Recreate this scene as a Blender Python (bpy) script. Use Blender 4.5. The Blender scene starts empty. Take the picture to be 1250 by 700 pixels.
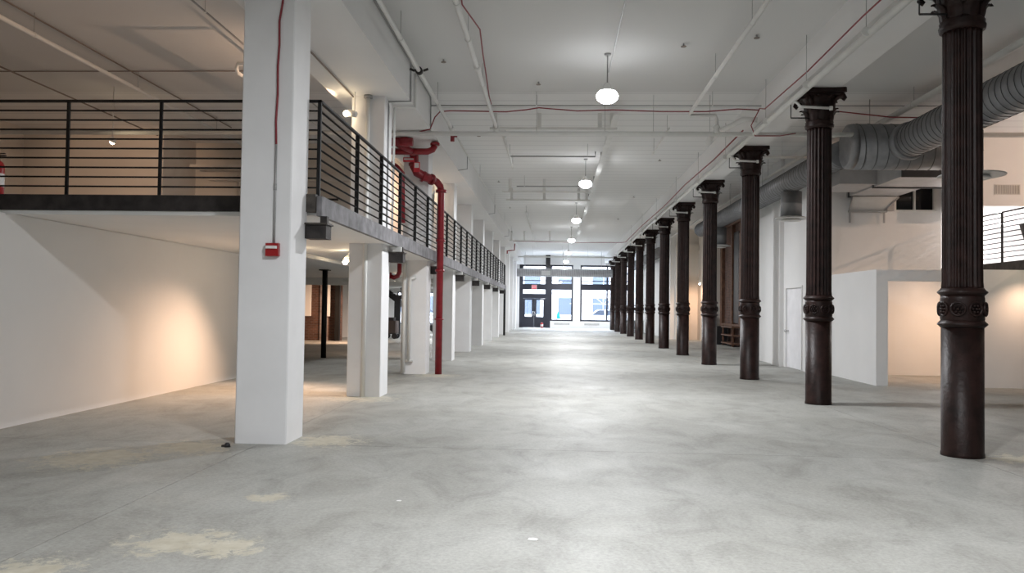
import bpy, math, random
from mathutils import Vector, Matrix
random.seed(7)
PI = math.pi
scene = bpy.context.scene
col = scene.collection

# ------------------------------------------------------------------ camera, sky, exposure
cam = bpy.data.cameras.new('camera')
cam_ob = bpy.data.objects.new('camera', cam)
col.objects.link(cam_ob)
scene.camera = cam_ob
YAW, PITCH, ROLL, FPX, EYE = -0.0522, 0.0269, 0.0140, 996.75, 1.5
cam.sensor_width = 36.0
cam.lens = FPX / 1250.0 * 36.0
cam.clip_start, cam.clip_end = 0.05, 400


def view_matrix(yaw, pitch, roll):
    cy, sy, cp, sp, cr, sr = math.cos(yaw), math.sin(yaw), math.cos(pitch), math.sin(pitch), math.cos(roll), math.sin(roll)
    b = Matrix(((1, 0, 0), (0, 0, -1), (0, 1, 0)))
    ry = Matrix(((cy, -sy, 0), (sy, cy, 0), (0, 0, 1)))
    rp = Matrix(((1, 0, 0), (0, cp, sp), (0, -sp, cp)))
    rr = Matrix(((cr, -sr, 0), (sr, cr, 0), (0, 0, 1)))
    return rr @ b @ rp @ ry


_r = view_matrix(YAW, PITCH, ROLL)
cam_ob.matrix_world = Matrix.Translation((0, 0, EYE)) @ Matrix((_r[0], -_r[1], -_r[2])).transposed().to_4x4()

world = bpy.data.worlds.new('world')
scene.world = world
world.use_nodes = True
bg = world.node_tree.nodes['Background']
bg.inputs[0].default_value = (0.80, 0.88, 1.0, 1)
bg.inputs[1].default_value = 17.0
scene.view_settings.view_transform = 'Standard'
scene.view_settings.look = 'None'
scene.view_settings.gamma = 1.0
scene.view_settings.use_curve_mapping = False
scene.view_settings.exposure = 0.14
scene.cycles.max_bounces = 10
scene.cycles.diffuse_bounces = 6
scene.cycles.sample_clamp_indirect = 8.0
scene.cycles.caustics_reflective = False
scene.cycles.caustics_refractive = False

LAMP = 26.0            # radiance of a ceiling lamp's lens
LAMPW = 350.0          # watts sent down by each ceiling lamp
COOL = (0.96, 0.975, 1.0)
WARM = (1.0, 0.64, 0.42)
SPOT = 150.0           # watts of a warm spotlight


# ------------------------------------------------------------------ materials
def ramp(nt, fac, stops):
    n = nt.nodes.new('ShaderNodeValToRGB')
    while len(n.color_ramp.elements) < len(stops):
        n.color_ramp.elements.new(0.5)
    for e, (p, c) in zip(n.color_ramp.elements, stops):
        e.position = p
        e.color = c if len(c) == 4 else (*c, 1)
    nt.links.new(fac, n.inputs[0])
    return n.outputs[0]


def mat(name, c, rough=0.5, metal=0.0, var=0.06, scale=3.0, bump=0.0, bscale=40.0, spec=0.5):
    m = bpy.data.materials.new(name)
    m.use_nodes = True
    nt = m.node_tree
    b = nt.nodes['Principled BSDF']
    b.inputs['Roughness'].default_value = rough
    b.inputs['Metallic'].default_value = metal
    b.inputs['Specular IOR Level'].default_value = spec
    g = nt.nodes.new('ShaderNodeNewGeometry')
    n = nt.nodes.new('ShaderNodeTexNoise')
    n.inputs['Scale'].default_value = scale
    n.inputs['Detail'].default_value = 5
    nt.links.new(g.outputs['Position'], n.inputs['Vector'])
    lo = tuple(max(0, x * (1 - var)) for x in c)
    hi = tuple(min(1, x * (1 + var)) for x in c)
    nt.links.new(ramp(nt, n.outputs['Fac'], [(0.3, lo), (0.7, hi)]), b.inputs['Base Color'])
    if bump:
        n2 = nt.nodes.new('ShaderNodeTexNoise')
        n2.inputs['Scale'].default_value = bscale
        nt.links.new(g.outputs['Position'], n2.inputs['Vector'])
        bp = nt.nodes.new('ShaderNodeBump')
        bp.inputs['Strength'].default_value = bump
        bp.inputs['Distance'].default_value = 0.01
        nt.links.new(n2.outputs['Fac'], bp.inputs['Height'])
        nt.links.new(bp.outputs[0], b.inputs['Normal'])
    return m


def emit(name, c, s):
    m = bpy.data.materials.new(name)
    m.use_nodes = True
    nt = m.node_tree
    nt.nodes.clear()
    e = nt.nodes.new('ShaderNodeEmission')
    e.inputs[0].default_value = (*c, 1)
    e.inputs[1].default_value = s
    o = nt.nodes.new('ShaderNodeOutputMaterial')
    nt.links.new(e.outputs[0], o.inputs[0])
    return m


def glass_mat(name, tint):
    m = bpy.data.materials.new(name)
    m.use_nodes = True
    nt = m.node_tree
    nt.nodes.clear()
    t = nt.nodes.new('ShaderNodeBsdfTransparent')
    t.inputs[0].default_value = (*tint, 1)
    g = nt.nodes.new('ShaderNodeBsdfGlossy')
    g.inputs['Roughness'].default_value = 0.02
    x = nt.nodes.new('ShaderNodeMixShader')
    x.inputs[0].default_value = 0.06
    o = nt.nodes.new('ShaderNodeOutputMaterial')
    nt.links.new(t.outputs[0], x.inputs[1])
    nt.links.new(g.outputs[0], x.inputs[2])
    nt.links.new(x.outputs[0], o.inputs[0])
    return m


def concrete_floor():
    m = bpy.data.materials.new('polished_concrete')
    m.use_nodes = True
    nt = m.node_tree
    L = nt.links.new
    b = nt.nodes['Principled BSDF']
    g = nt.nodes.new('ShaderNodeNewGeometry').outputs['Position']

    def noise(s, d=6, rough=0.6, stretch=None, dist=0.0):
        v = g
        if stretch:
            mp = nt.nodes.new('ShaderNodeMapping')
            mp.inputs['Scale'].default_value = stretch
            L(g, mp.inputs['Vector'])
            v = mp.outputs[0]
        n = nt.nodes.new('ShaderNodeTexNoise')
        n.inputs['Scale'].default_value = s
        n.inputs['Detail'].default_value = d
        n.inputs['Roughness'].default_value = rough
        n.inputs['Distortion'].default_value = dist
        L(v, n.inputs['Vector'])
        return n.outputs['Fac']

    def mix(f, a, c, mode='MIX'):
        x = nt.nodes.new('ShaderNodeMix')
        x.data_type = 'RGBA'
        x.blend_type = mode
        if isinstance(f, (int, float)):
            x.inputs[0].default_value = f
        else:
            L(f, x.inputs[0])
        for s, i in ((a, 6), (c, 7)):
            if isinstance(s, tuple):
                x.inputs[i].default_value = (*s, 1)
            else:
                L(s, x.inputs[i])
        return x.outputs[2]

    def math_(op, a, c=None):
        x = nt.nodes.new('ShaderNodeMath')
        x.operation = op
        for s, i in ((a, 0), (c, 1)):
            if s is None:
                continue
            if isinstance(s, (int, float)):
                x.inputs[i].default_value = s
            else:
                L(s, x.inputs[i])
        return x.outputs[0]
    base = ramp(nt, noise(0.40, 8, 0.62, None, 0.6), [(0.33, (0.295, 0.292, 0.268)), (0.5, (0.350, 0.349, 0.326)), (0.68, (0.395, 0.396, 0.376))])
    cloud = ramp(nt, noise(1.7, 12, 0.72, (1.0, 0.6, 1.0), 1.0), [(0.32, (0.66, 0.655, 0.64)), (0.5, (0.97, 0.97, 0.97)), (0.66, (1.12, 1.12, 1.12))])
    c = mix(0.8, base, cloud, 'MULTIPLY')
    fine = ramp(nt, noise(34, 6, 0.75), [(0.36, (0.74, 0.74, 0.73)), (0.64, (1.14, 1.14, 1.14))])
    c = mix(0.7, c, fine, 'MULTIPLY')
    chips = ramp(nt, noise(5.5, 10, 0.8, None, 0.4), [(0.665, (0, 0, 0)), (0.71, (1, 1, 1))])
    c = mix(math_('MULTIPLY', chips, 0.35), c, (0.52, 0.50, 0.44))
    # worn patches where an old pale coating is left on the slab
    sep = nt.nodes.new('ShaderNodeSeparateXYZ')
    L(g, sep.inputs[0])
    spots = [(-2.35, 5.06, 0.55), (-2.9, 4.45, 0.45), (-2.5, 9.0, 0.75), (-4.4, 7.7, 1.0), (-3.1, 13.2, 1.0), (-2.2, 6.3, 0.30),
             (-3.8, 8.4, 0.8), (-2.0, 5.0, 0.4), (4.9, 8.8, 0.6), (-2.6, 17.9, 0.9)]
    mask = None
    for x, y, r in spots:
        d = nt.nodes.new('ShaderNodeVectorMath')
        d.operation = 'DISTANCE'
        L(g, d.inputs[0])
        d.inputs[1].default_value = (x, y, 0)
        v = math_('SUBTRACT', 1.0, math_('DIVIDE', d.outputs['Value'], r))
        v = math_('MAXIMUM', v, 0.0)
        mask = v if mask is None else math_('MAXIMUM', mask, v)
    pn = noise(6.5, 14, 0.85, None, 0.5)
    edge = math_('MULTIPLY', mask, 0.28)
    thr = math_('ADD', pn, edge)
    pm = nt.nodes.new('ShaderNodeMapRange')
    pm.inputs['From Min'].default_value = 0.635
    pm.inputs['From Max'].default_value = 0.675
    L(thr, pm.inputs['Value'])
    patch = math_('MULTIPLY', pm.outputs[0], math_('GREATER_THAN', mask, 0.02))
    patch = math_('MULTIPLY', patch, 0.85)
    pcol = ramp(nt, noise(9, 4), [(0.3, (0.42, 0.38, 0.29)), (0.7, (0.55, 0.52, 0.43))])
    c = mix(patch, c, pcol)
    # scattered dark stains
    st = ramp(nt, noise(0.9, 9, 0.75, (1.0, 0.7, 1), 2.0), [(0.27, (0.70, 0.69, 0.66)), (0.36, (1, 1, 1))])
    c = mix(0.8, c, st, 'MULTIPLY')
    L(c, b.inputs['Base Color'])
    L(ramp(nt, noise(1.1, 6), [(0.3, (0.50, 0.50, 0.50)), (0.7, (0.66, 0.66, 0.66))]), b.inputs['Roughness'])
    b.inputs['Specular IOR Level'].default_value = 0.4
    bp = nt.nodes.new('ShaderNodeBump')
    bp.inputs['Strength'].default_value = 0.12
    bp.inputs['Distance'].default_value = 0.01
    L(noise(7, 6, 0.6), bp.inputs['Height'])
    L(bp.outputs[0], b.inputs['Normal'])
    return m


def plank_ceiling():
    m = bpy.data.materials.new('painted_ceiling')
    m.use_nodes = True
    nt = m.node_tree
    L = nt.links.new
    b = nt.nodes['Principled BSDF']
    b.inputs['Roughness'].default_value = 0.75
    g = nt.nodes.new('ShaderNodeNewGeometry').outputs['Position']
    sep = nt.nodes.new('ShaderNodeSeparateXYZ')
    L(g, sep.inputs[0])
    w = nt.nodes.new('ShaderNodeTexWave')
    w.wave_type = 'BANDS'
    w.bands_direction = 'Y'
    w.inputs['Scale'].default_value = 0.55
    w.inputs['Distortion'].default_value = 0.0
    L(g, w.inputs['Vector'])
    far = nt.nodes.new('ShaderNodeMath')
    far.operation = 'GREATER_THAN'
    L(sep.outputs['Y'], far.inputs[0])
    far.inputs[1].default_value = 15.9
    line = ramp(nt, w.outputs['Fac'], [(0.0, (0.66, 0.66, 0.66)), (0.05, (0.80, 0.80, 0.795))])
    x = nt.nodes.new('ShaderNodeMix')
    x.data_type = 'RGBA'
    L(far.outputs[0], x.inputs[0])
    x.inputs[6].default_value = (0.68, 0.68, 0.675, 1)
    L(line, x.inputs[7])
    L(x.outputs[2], b.inputs['Base Color'])
    return m


def brick_mat(name, c1, c2, mortar):
    m = bpy.data.materials.new(name)
    m.use_nodes = True
    nt = m.node_tree
    L = nt.links.new
    b = nt.nodes['Principled BSDF']
    b.inputs['Roughness'].default_value = 0.85
    g = nt.nodes.new('ShaderNodeNewGeometry').outputs['Position']
    sep = nt.nodes.new('ShaderNodeSeparateXYZ')
    L(g, sep.inputs[0])
    add = nt.nodes.new('ShaderNodeMath')
    L(sep.outputs['X'], add.inputs[0])
    L(sep.outputs['Y'], add.inputs[1])
    cmb = nt.nodes.new('ShaderNodeCombineXYZ')
    L(add.outputs[0], cmb.inputs[0])
    L(sep.outputs['Z'], cmb.inputs[1])
    t = nt.nodes.new('ShaderNodeTexBrick')
    t.inputs['Color1'].default_value = (*c1, 1)
    t.inputs['Color2'].default_value = (*c2, 1)
    t.inputs['Mortar'].default_value = (*mortar, 1)
    t.inputs['Scale'].default_value = 1.0
    t.inputs['Brick Width'].default_value = 0.21
    t.inputs['Row Height'].default_value = 0.075
    t.inputs['Mortar Size'].default_value = 0.008
    L(cmb.outputs[0], t.inputs['Vector'])
    n = nt.nodes.new('ShaderNodeTexNoise')
    n.inputs['Scale'].default_value = 1.6
    n.inputs['Detail'].default_value = 6
    L(g, n.inputs['Vector'])
    x = nt.nodes.new('ShaderNodeMix')
    x.data_type = 'RGBA'
    x.blend_type = 'MULTIPLY'
    x.inputs[0].default_value = 1
    L(t.outputs['Color'], x.inputs[6])
    L(ramp(nt, n.outputs['Fac'], [(0.3, (0.55, 0.5, 0.48)), (0.65, (1.15, 1.1, 1.1))]), x.inputs[7])
    L(x.outputs[2], b.inputs['Base Color'])
    return m


FLOOR = concrete_floor()
JOINT = mat('dark_joint', (0.10, 0.095, 0.085), 0.9)  # dark base tone that shows in the open joints
CEIL = plank_ceiling()
WHITE = mat('white_wall_paint', (0.80, 0.80, 0.80), 0.7, var=0.02, scale=1.2, bump=0.05, bscale=14)
PILLAR = mat('white_pillar_paint', (0.82, 0.82, 0.83), 0.6, var=0.03, scale=2.5, bump=0.10, bscale=9)
CREAM = mat('cream_white', (0.72, 0.67, 0.61), 0.75, var=0.05, scale=1.0)  # one even cream tone for the upper left and recess walls
PIPEW = mat('white_pipe_paint', (0.74, 0.74, 0.72), 0.5, var=0.05)
PIPEG = mat('grey_conduit', (0.36, 0.36, 0.36), 0.45, 0.3)
DARKP = mat('dark_conduit', (0.22, 0.18, 0.155), 0.6)
IRON = mat('black_iron_paint', (0.020, 0.0096, 0.0082), 0.44, 0.0, 0.5, 7, 0.35, 24, 0.24)
RAIL = mat('black_rail_paint', (0.010, 0.0095, 0.010), 0.6, 0.0, 0.2, spec=0.25)
EDGE = mat('weathered_edge_concrete', (0.19, 0.185, 0.195), 0.8, 0, 0.35, 5, 0.3, 22)
RUST = mat('rusty_blackened_steel', (0.030, 0.025, 0.024), 0.65, 0.2, 0.55, 7, 0.4, 30)
RUSTG = mat('scuffed_brown_steel', (0.055, 0.047, 0.040), 0.6, 0.2, 0.5, 11, 0.4, 30)
RED = mat('red_pipe_paint', (0.24, 0.010, 0.018), 0.35, 0, 0.15, 8)
REDC = mat('red_cable', (0.25, 0.03, 0.04), 0.5)
REDX = mat('red_enamel', (0.33, 0.012, 0.014), 0.28)
GALV = mat('galvanised_steel', (0.25, 0.255, 0.265), 0.5, 0.45, 0.14, 6)
GALVL = mat('lit_galvanised_sheet', (0.50, 0.50, 0.51), 0.5, 0.3, 0.08, 4)  # lighter galvanised copy: light on the shaded ducts is put into its colour
GALVD = mat('galvanised_seam', (0.10, 0.10, 0.105), 0.5, 0.4, 0.1)
PLATE = mat('diffuser_enamel', (0.62, 0.62, 0.61), 0.5)
FRAME = mat('navy_black_frame', (0.014, 0.016, 0.028), 0.4)
DARKGL = mat('dark_glass', (0.003, 0.003, 0.004), 0.08)
GLASS = glass_mat('window_glass', (0.96, 0.98, 1.0))
WOOD = mat('brown_timber', (0.13, 0.062, 0.036), 0.7, 0, 0.35, 6)
BRICK = brick_mat('old_red_brick', (0.13, 0.060, 0.040), (0.075, 0.038, 0.028), (0.13, 0.105, 0.09))
BRICKP = brick_mat('pale_worn_brick', (0.30, 0.28, 0.29), (0.22, 0.17, 0.16), (0.26, 0.25, 0.25))
BLACK = mat('black_plastic', (0.012, 0.012, 0.014), 0.5)
STEELD = mat('dark_steel', (0.035, 0.033, 0.035), 0.5, 0.4)
BROWNM = mat('brown_machine_paint', (0.06, 0.045, 0.042), 0.5)
CHROME = mat('brushed_chrome', (0.6, 0.6, 0.6), 0.25, 1.0)
GREYF = mat('grey_fabric', (0.11, 0.105, 0.11), 0.9)
LABEL = mat('white_label', (0.75, 0.75, 0.74), 0.5)
SIGNR = mat('sign_red', (0.62, 0.03, 0.05), 0.4)
ASPH = mat('street_asphalt', (0.30, 0.31, 0.33), 0.9)
KERB = mat('pale_pavement', (0.62, 0.62, 0.62), 0.9)
FACB = mat('pale_facade', (0.62, 0.58, 0.56), 0.85)
CARB = mat('car_white_paint', (0.72, 0.74, 0.78), 0.25)
CARG = mat('car_blue_glass', (0.03, 0.04, 0.06), 0.5)
WINB = mat('facade_window_blue', (0.045, 0.06, 0.09), 0.5)
CYAN = mat('cyan_sticker', (0.03, 0.50, 0.62), 0.5)
GLOW = emit('lamp_lens_glow', COOL, LAMP)
GLOWW = emit('warm_lamp_glow', (1.0, 0.78, 0.5), 60.0)
GLOWC = emit('downlight_glow', (1.0, 0.95, 0.9), 25.0)
EXITG = emit('exit_sign_face', (0.95, 0.22, 0.28), 0.75)


# ------------------------------------------------------------------ mesh helpers
class MB:
    def __init__(s):
        s.v, s.f, s.sm = [], [], []

    def add(s, vs, fs, smooth=False):
        o = len(s.v)
        s.v += [tuple(map(float, p)) for p in vs]
        s.f += [tuple(i + o for i in f) for f in fs]
        s.sm += [smooth] * len(fs)
        return s

    def box(s, x0, x1, y0, y1, z0, z1, b=0.0):
        x0, x1 = min(x0, x1), max(x0, x1)
        y0, y1 = min(y0, y1), max(y0, y1)
        z0, z1 = min(z0, z1), max(z0, z1)
        if not b:
            return s.add([(x0, y0, z0), (x1, y0, z0), (x1, y1, z0), (x0, y1, z0), (x0, y0, z1), (x1, y0, z1), (x1, y1, z1), (x0, y1, z1)],
                         [(3, 2, 1, 0), (4, 5, 6, 7), (0, 1, 5, 4), (1, 2, 6, 5), (2, 3, 7, 6), (3, 0, 4, 7)])
        # chamfered vertical edges
        pts = [(x0 + b, y0), (x1 - b, y0), (x1, y0 + b), (x1, y1 - b), (x1 - b, y1), (x0 + b, y1), (x0, y1 - b), (x0, y0 + b)]
        return s.prism(pts, z0, z1)

    def prism(s, pts, z0, z1):
        n = len(pts)
        return s.add([(x, y, z0) for x, y in pts] + [(x, y, z1) for x, y in pts],
                     [tuple(range(n - 1, -1, -1)), tuple(range(n, 2 * n))] + [(i, (i + 1) % n, n + (i + 1) % n, n + i) for i in range(n)])

    def profile(s, pts, axis, a, b):
        """polygon extruded along an axis; pts are the other two coordinates in order"""
        n = len(pts)

        def P(p, t):
            return (t, p[0], p[1]) if axis == 'x' else (p[0], t, p[1])
        return s.add([P(p, a) for p in pts] + [P(p, b) for p in pts],
                     [tuple(range(n)), tuple(range(2 * n - 1, n - 1, -1))] + [(i, n + i, n + (i + 1) % n, (i + 1) % n) for i in range(n)])

    def tube(s, path, r, n=8, cap=True):
        path = [Vector(p) for p in path]
        rs = r if isinstance(r, (list, tuple)) else [r] * len(path)
        vs, fs = [], []
        up = None
        for i, p in enumerate(path):
            a = path[max(i - 1, 0)]
            c = path[min(i + 1, len(path) - 1)]
            d = (c - a)
            d = d.normalized() if d.length > 1e-9 else Vector((0, 0, 1))
            if up is None:
                up = Vector((0, 0, 1)) if abs(d.z) < 0.9 else Vector((1, 0, 0))
            e1 = d.cross(up)
            if e1.length < 1e-5:
                e1 = d.cross(Vector((0.3, 0.9, 0.1)))
            e1.normalize()
            e2 = e1.cross(d).normalized()
            up = e2
            k = 1.0
            if 0 < i < len(path) - 1:
                u, w = (p - a).normalized(), (c - p).normalized()
                k = 1.0 / max(0.6, math.sqrt(max(0.0, (1 + u.dot(w)) / 2)))
            for j in range(n):
                t = 2 * PI * j / n
                vs.append(p + (e1 * math.cos(t) * k + e2 * math.sin(t)) * rs[i])
        for i in range(len(path) - 1):
            for j in range(n):
                fs.append((i * n + j, i * n + (j + 1) % n, (i + 1) * n + (j + 1) % n, (i + 1) * n + j))
        s.add(vs, fs, True)
        if cap:
            o = len(s.v) - len(vs)
            s.f += [tuple(o + j for j in range(n - 1, -1, -1)), tuple(o + (len(path) - 1) * n + j for j in range(n))]
            s.sm += [False, False]
        return s

    def lathe(s, c, prof, n=24, axis='z', flutes=0, depth=0.0, cap=True):
        vs, fs = [], []
        for r, z in prof:
            for j in range(n):
                t = 2 * PI * j / n
                rr = r
                if flutes:
                    rr = r - depth * abs(math.sin(t * flutes / 2)) ** 0.7 if False else r - depth * (0.5 - 0.5 * math.cos(t * flutes))
                a, b = rr * math.cos(t), rr * math.sin(t)
                vs.append((c[0] + a, c[1] + b, c[2] + z) if axis == 'z' else (c[0] + a, c[1] + z, c[2] - b) if axis == 'y' else (c[0] + z, c[1] + a, c[2] + b))
        for i in range(len(prof) - 1):
            for j in range(n):
                fs.append((i * n + j, i * n + (j + 1) % n, (i + 1) * n + (j + 1) % n, (i + 1) * n + j))
        s.add(vs, fs, True)
        if cap:
            o = len(s.v) - len(vs)
            s.f += [tuple(o + j for j in range(n - 1, -1, -1)), tuple(o + (len(prof) - 1) * n + j for j in range(n))]
            s.sm += [False, False]
        return s

    def build(s, name, m, parent=None, origin=None, structure=False):
        off = Vector((0, 0, 0))
        if parent is not None:
            p = parent
            while p is not None:
                off += p.location
                p = p.parent
        elif origin is not None:
            off = Vector(origin)
        elif s.v:
            xs, ys, zs = zip(*s.v)
            off = Vector(((min(xs) + max(xs)) / 2, (min(ys) + max(ys)) / 2, min(zs)))
        me = bpy.data.meshes.new(name)
        me.from_pydata([tuple(Vector(v) - off) for v in s.v], [], s.f)
        me.polygons.foreach_set('use_smooth', s.sm)
        me.materials.append(m)
        me.update()
        o = bpy.data.objects.new(name, me)
        col.objects.link(o)
        if parent is not None:
            o.parent = parent
        else:
            o.location = off
        if structure:
            o['kind'] = 'structure'
        return o


def B(*a, **k):
    return MB().box(*a, **k)


def tag(o, label, cat, group=None):
    o['label'] = label
    o['category'] = cat
    if group:
        o['group'] = group
    return o


def thing(name, label, cat, loc, group=None):
    o = bpy.data.objects.new(name, None)
    o.empty_display_size = 0.2
    col.objects.link(o)
    o.location = loc
    return tag(o, label, cat, group)


def setting(name, loc=(0, 0, 0)):
    o = bpy.data.objects.new(name, None)
    col.objects.link(o)
    o.location = loc
    o['kind'] = 'structure'
    return o


def copy_tree(o, loc=None, label=None, parent=None):
    c = o.copy()
    col.objects.link(c)
    if parent is not None:
        c.parent = parent
    if loc is not None:
        c.location = loc
    if label:
        c['label'] = label
    for ch in list(o.children):
        copy_tree(ch, None, None, c)
    return c


ORD = ['first', 'second', 'third', 'fourth', 'fifth', 'sixth', 'seventh', 'eighth', 'ninth', 'tenth', 'eleventh', 'twelfth']
BAY = 4.755
PY = [9.0 + BAY * k for k in range(12)]     # pillar and column centres along the hall
PXL, PXR = -3.437, -2.87                    # faces of the white pillars
CX = 4.355                                  # line of the iron columns
CEILZ, SOFL, SOFR = 5.75, 5.03, 5.17
BACK = 65.0
DECKX, DECK0, DECK1, DZ0, DZ1 = -2.70, 9.28, 45.5, 2.55, 2.765

# ------------------------------------------------------------------ floor: slabs cast between joints
floor = B(-13, 14, -13, BACK + 0.3, -0.25, -0.03).build('floor', JOINT, origin=(0, 0, 0), structure=True)
xs = [-13, -3.16, 4.36, 14]
ys = [-13, -0.75, 8.72] + [8.72 + BAY * 2 * k for k in range(1, 6)] + [BACK + 0.3]
for i in range(3):
    for j in range(len(ys) - 1):
        B(xs[i] + 0.004, xs[i + 1] - 0.004, ys[j] + 0.004, ys[j + 1] - 0.004, -0.03, 0).build('slab', FLOOR, floor)

# ------------------------------------------------------------------ ceiling and girders
ceiling = B(-13, 14, -13, BACK + 0.3, CEILZ, CEILZ + 0.2).build('ceiling', CEIL, structure=True)
B(-3.75, -2.5, -13, BACK, SOFL, CEILZ).build('girder', WHITE, ceiling)
B(3.93, 4.60, -13, BACK, SOFR, CEILZ).build('girder', WHITE, ceiling)

# ------------------------------------------------------------------ walls
B(-13.2, -13, -13, BACK, -0.2, CEILZ).build('wall_outer_left', CREAM, structure=True)
B(14, 14.2, -13, BACK, -0.2, CEILZ).build('wall_outer_right', WHITE, structure=True)
B(-13, 14, -13.2, -13, -0.2, CEILZ).build('wall_behind', WHITE, structure=True)
B(-6.68, -6.48, -13, 17.2, 0, DZ0 - 0.005).build('wall_left', WHITE, structure=True)
# upper floor on the left
wu = MB()
wu.box(-13, -9.5, 19.2, 19.4, DZ1, CEILZ)
wu.box(-9.7, -9.5, 19.4, 21, DZ1, CEILZ)
wu.box(-9.5, -4.6, 21, 21.2, DZ1, CEILZ)
wu.box(-4.8, -4.6, 21.2, 45.6, DZ1, CEILZ)
wu.box(-4.6, -3.75, 45.4, 45.6, DZ1, CEILZ)
wu.build('wall_upper_left', CREAM, structure=True)
# hall wall past the end of the upper deck, and the end of the lower aisle with its window
B(-3.35, -3.15, 46.2, BACK, 0, SOFL).build('wall_hall_left', WHITE, structure=True)
we = MB()
for (x0, x1, z0, z1) in ((-13, -9.3, 0, CEILZ), (-6.0, -3.35, 0, CEILZ), (-9.3, -6.0, 0, 0.5), (-9.3, -6.0, 2.4, CEILZ)):
    we.box(x0, x1, 48, 48.2, z0, z1)
we.build('wall_aisle_end', WHITE, structure=True)
w5 = B(-9.3, -6.0, 48.05, 48.12, 2.34, 2.4).box(-9.3, -6.0, 48.05, 48.12, 0.5, 0.56).box(-9.3, -9.24, 48.05, 48.12, 0.56, 2.34).box(-6.06, -6.0, 48.05, 48.12, 0.56, 2.34).box(-7.68, -7.62, 48.05, 48.12, 0.56, 2.34).build('window_5', FRAME, structure=True)
B(-9.24, -7.68, 48.07, 48.08, 0.56, 2.34).build('pane', GLASS, w5)
B(-7.62, -6.06, 48.07, 48.08, 0.56, 2.34).build('pane', GLASS, w5)
# brick wall deep in the lower left aisle
wb = setting('wall_brick_left', (-11, 35, 0))
B(-13, -9.25, 35, 35.3, 0, DZ0 - 0.005).build('brickwork', BRICK, wb)
B(-10.15, -9.80, 34.93, 35.0, 0, DZ0 - 0.005).build('pale_brick_strip', BRICKP, wb)
B(-10.95, -10.55, 34.90, 35.0, 1.05, DZ0 - 0.005).build('plaster_panel', WHITE, wb)
B(-9.82, -9.70, 34.90, 34.93, 1.05, DZ0 - 0.005).build('plaster_strip', WHITE, wb)
wp = setting('wall_white_partition', (-9.5, 39, 0))
B(-10.6, -8.45, 39, 39.15, 0, DZ0 - 0.005).build('partition_board', WHITE, wp)
B(-9.55, -9.49, 38.94, 39.0, 0.35, 2.05).build('glass_side_frame', PIPEG, wp)
B(-9.49, -9.05, 38.95, 39.0, 0.35, 2.05).build('glass_side', mat('bluish_glass', (0.42, 0.47, 0.55), 0.15), wp)

# right side: cross wall with the black window, partition around the alcove, long white wall
XW, YW = 6.35, 20.5
wr = MB()
for (x0, x1, z0, z1) in ((XW, 8.31, 0, CEILZ), (9.31, 9.45, 0, CEILZ), (8.31, 9.31, 0, 4.02), (8.31, 9.31, 4.76, CEILZ)):
    wr.box(x0, x1, YW, YW + 0.2, z0, z1)
wr.build('wall_cross_right', WHITE, structure=True)
w6 = setting('window_6', (8.81, YW, 4.02))
B(8.36, 8.79, YW + 0.06, YW + 0.08, 4.06, 4.72).build('pane', DARKGL, w6)
B(8.83, 9.27, YW + 0.06, YW + 0.08, 4.06, 4.72).build('pane', DARKGL, w6)
MB().box(8.31, 8.36, YW - 0.03, YW + 0.12, 4.06, 4.72).box(9.27, 9.31, YW - 0.03, YW + 0.12, 4.06, 4.72).box(8.31, 9.31, YW - 0.03, YW + 0.12, 4.02, 4.06).box(8.31, 9.31, YW - 0.03, YW + 0.12, 4.72, 4.76).build('window_frame', PIPEW, w6)
B(8.79, 8.83, YW - 0.02, YW + 0.12, 4.06, 4.72).build('mullion', PIPEW, w6)
B(8.12, 8.27, YW - 0.10, YW, 4.02, 4.34).build('control_box', PIPEG, w6)
pt = MB()
pt.box(6.68, 6.80, 17.47, YW, 0, 2.42)
pt.box(6.68, 6.92, 17.35, 17.47, 0, 2.42)
pt.box(6.92, 8.5, 17.35, 17.47, 2.18, 2.42)
pt.build('wall_partition_right', WHITE, structure=True)
ws = MB()
ws.box(8.5, 14, 17.35, 17.47, 0, 2.44)
ws.box(11.6, 11.72, 17.47, YW, 0, 2.42)
ws.box(9.45, 11.6, YW, YW + 0.2, 0, 2.43)
ws.build('wall_below_right_deck', WHITE, structure=True)
# switch plate on the alcove's rear wall
tag(B(7.45, 7.53, YW - 0.025, YW, 1.26, 1.40).box(7.475, 7.505, YW - 0.035, YW - 0.025, 1.30, 1.36).build('switch_plate', LABEL), 'small pale switch plate on the rear wall of the warm lit alcove', 'switch')
wl = MB()
D0, D1, DH = 21.30, 22.82, 2.20
for (y0, y1, z0, z1) in ((YW + 0.2, D0, 0, CEILZ), (D1, 27.6, 0, CEILZ), (D0, D1, DH, CEILZ)):
    wl.box(XW, XW + 0.2, y0, y1, z0, z1)
wl.box(XW + 0.2, 8.2, 27.4, 27.6, 0, CEILZ)
wl.box(XW - 0.12, XW, 23.0, 23.8, 0, CEILZ)
wl.build('wall_right', WHITE, structure=True)
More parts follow.
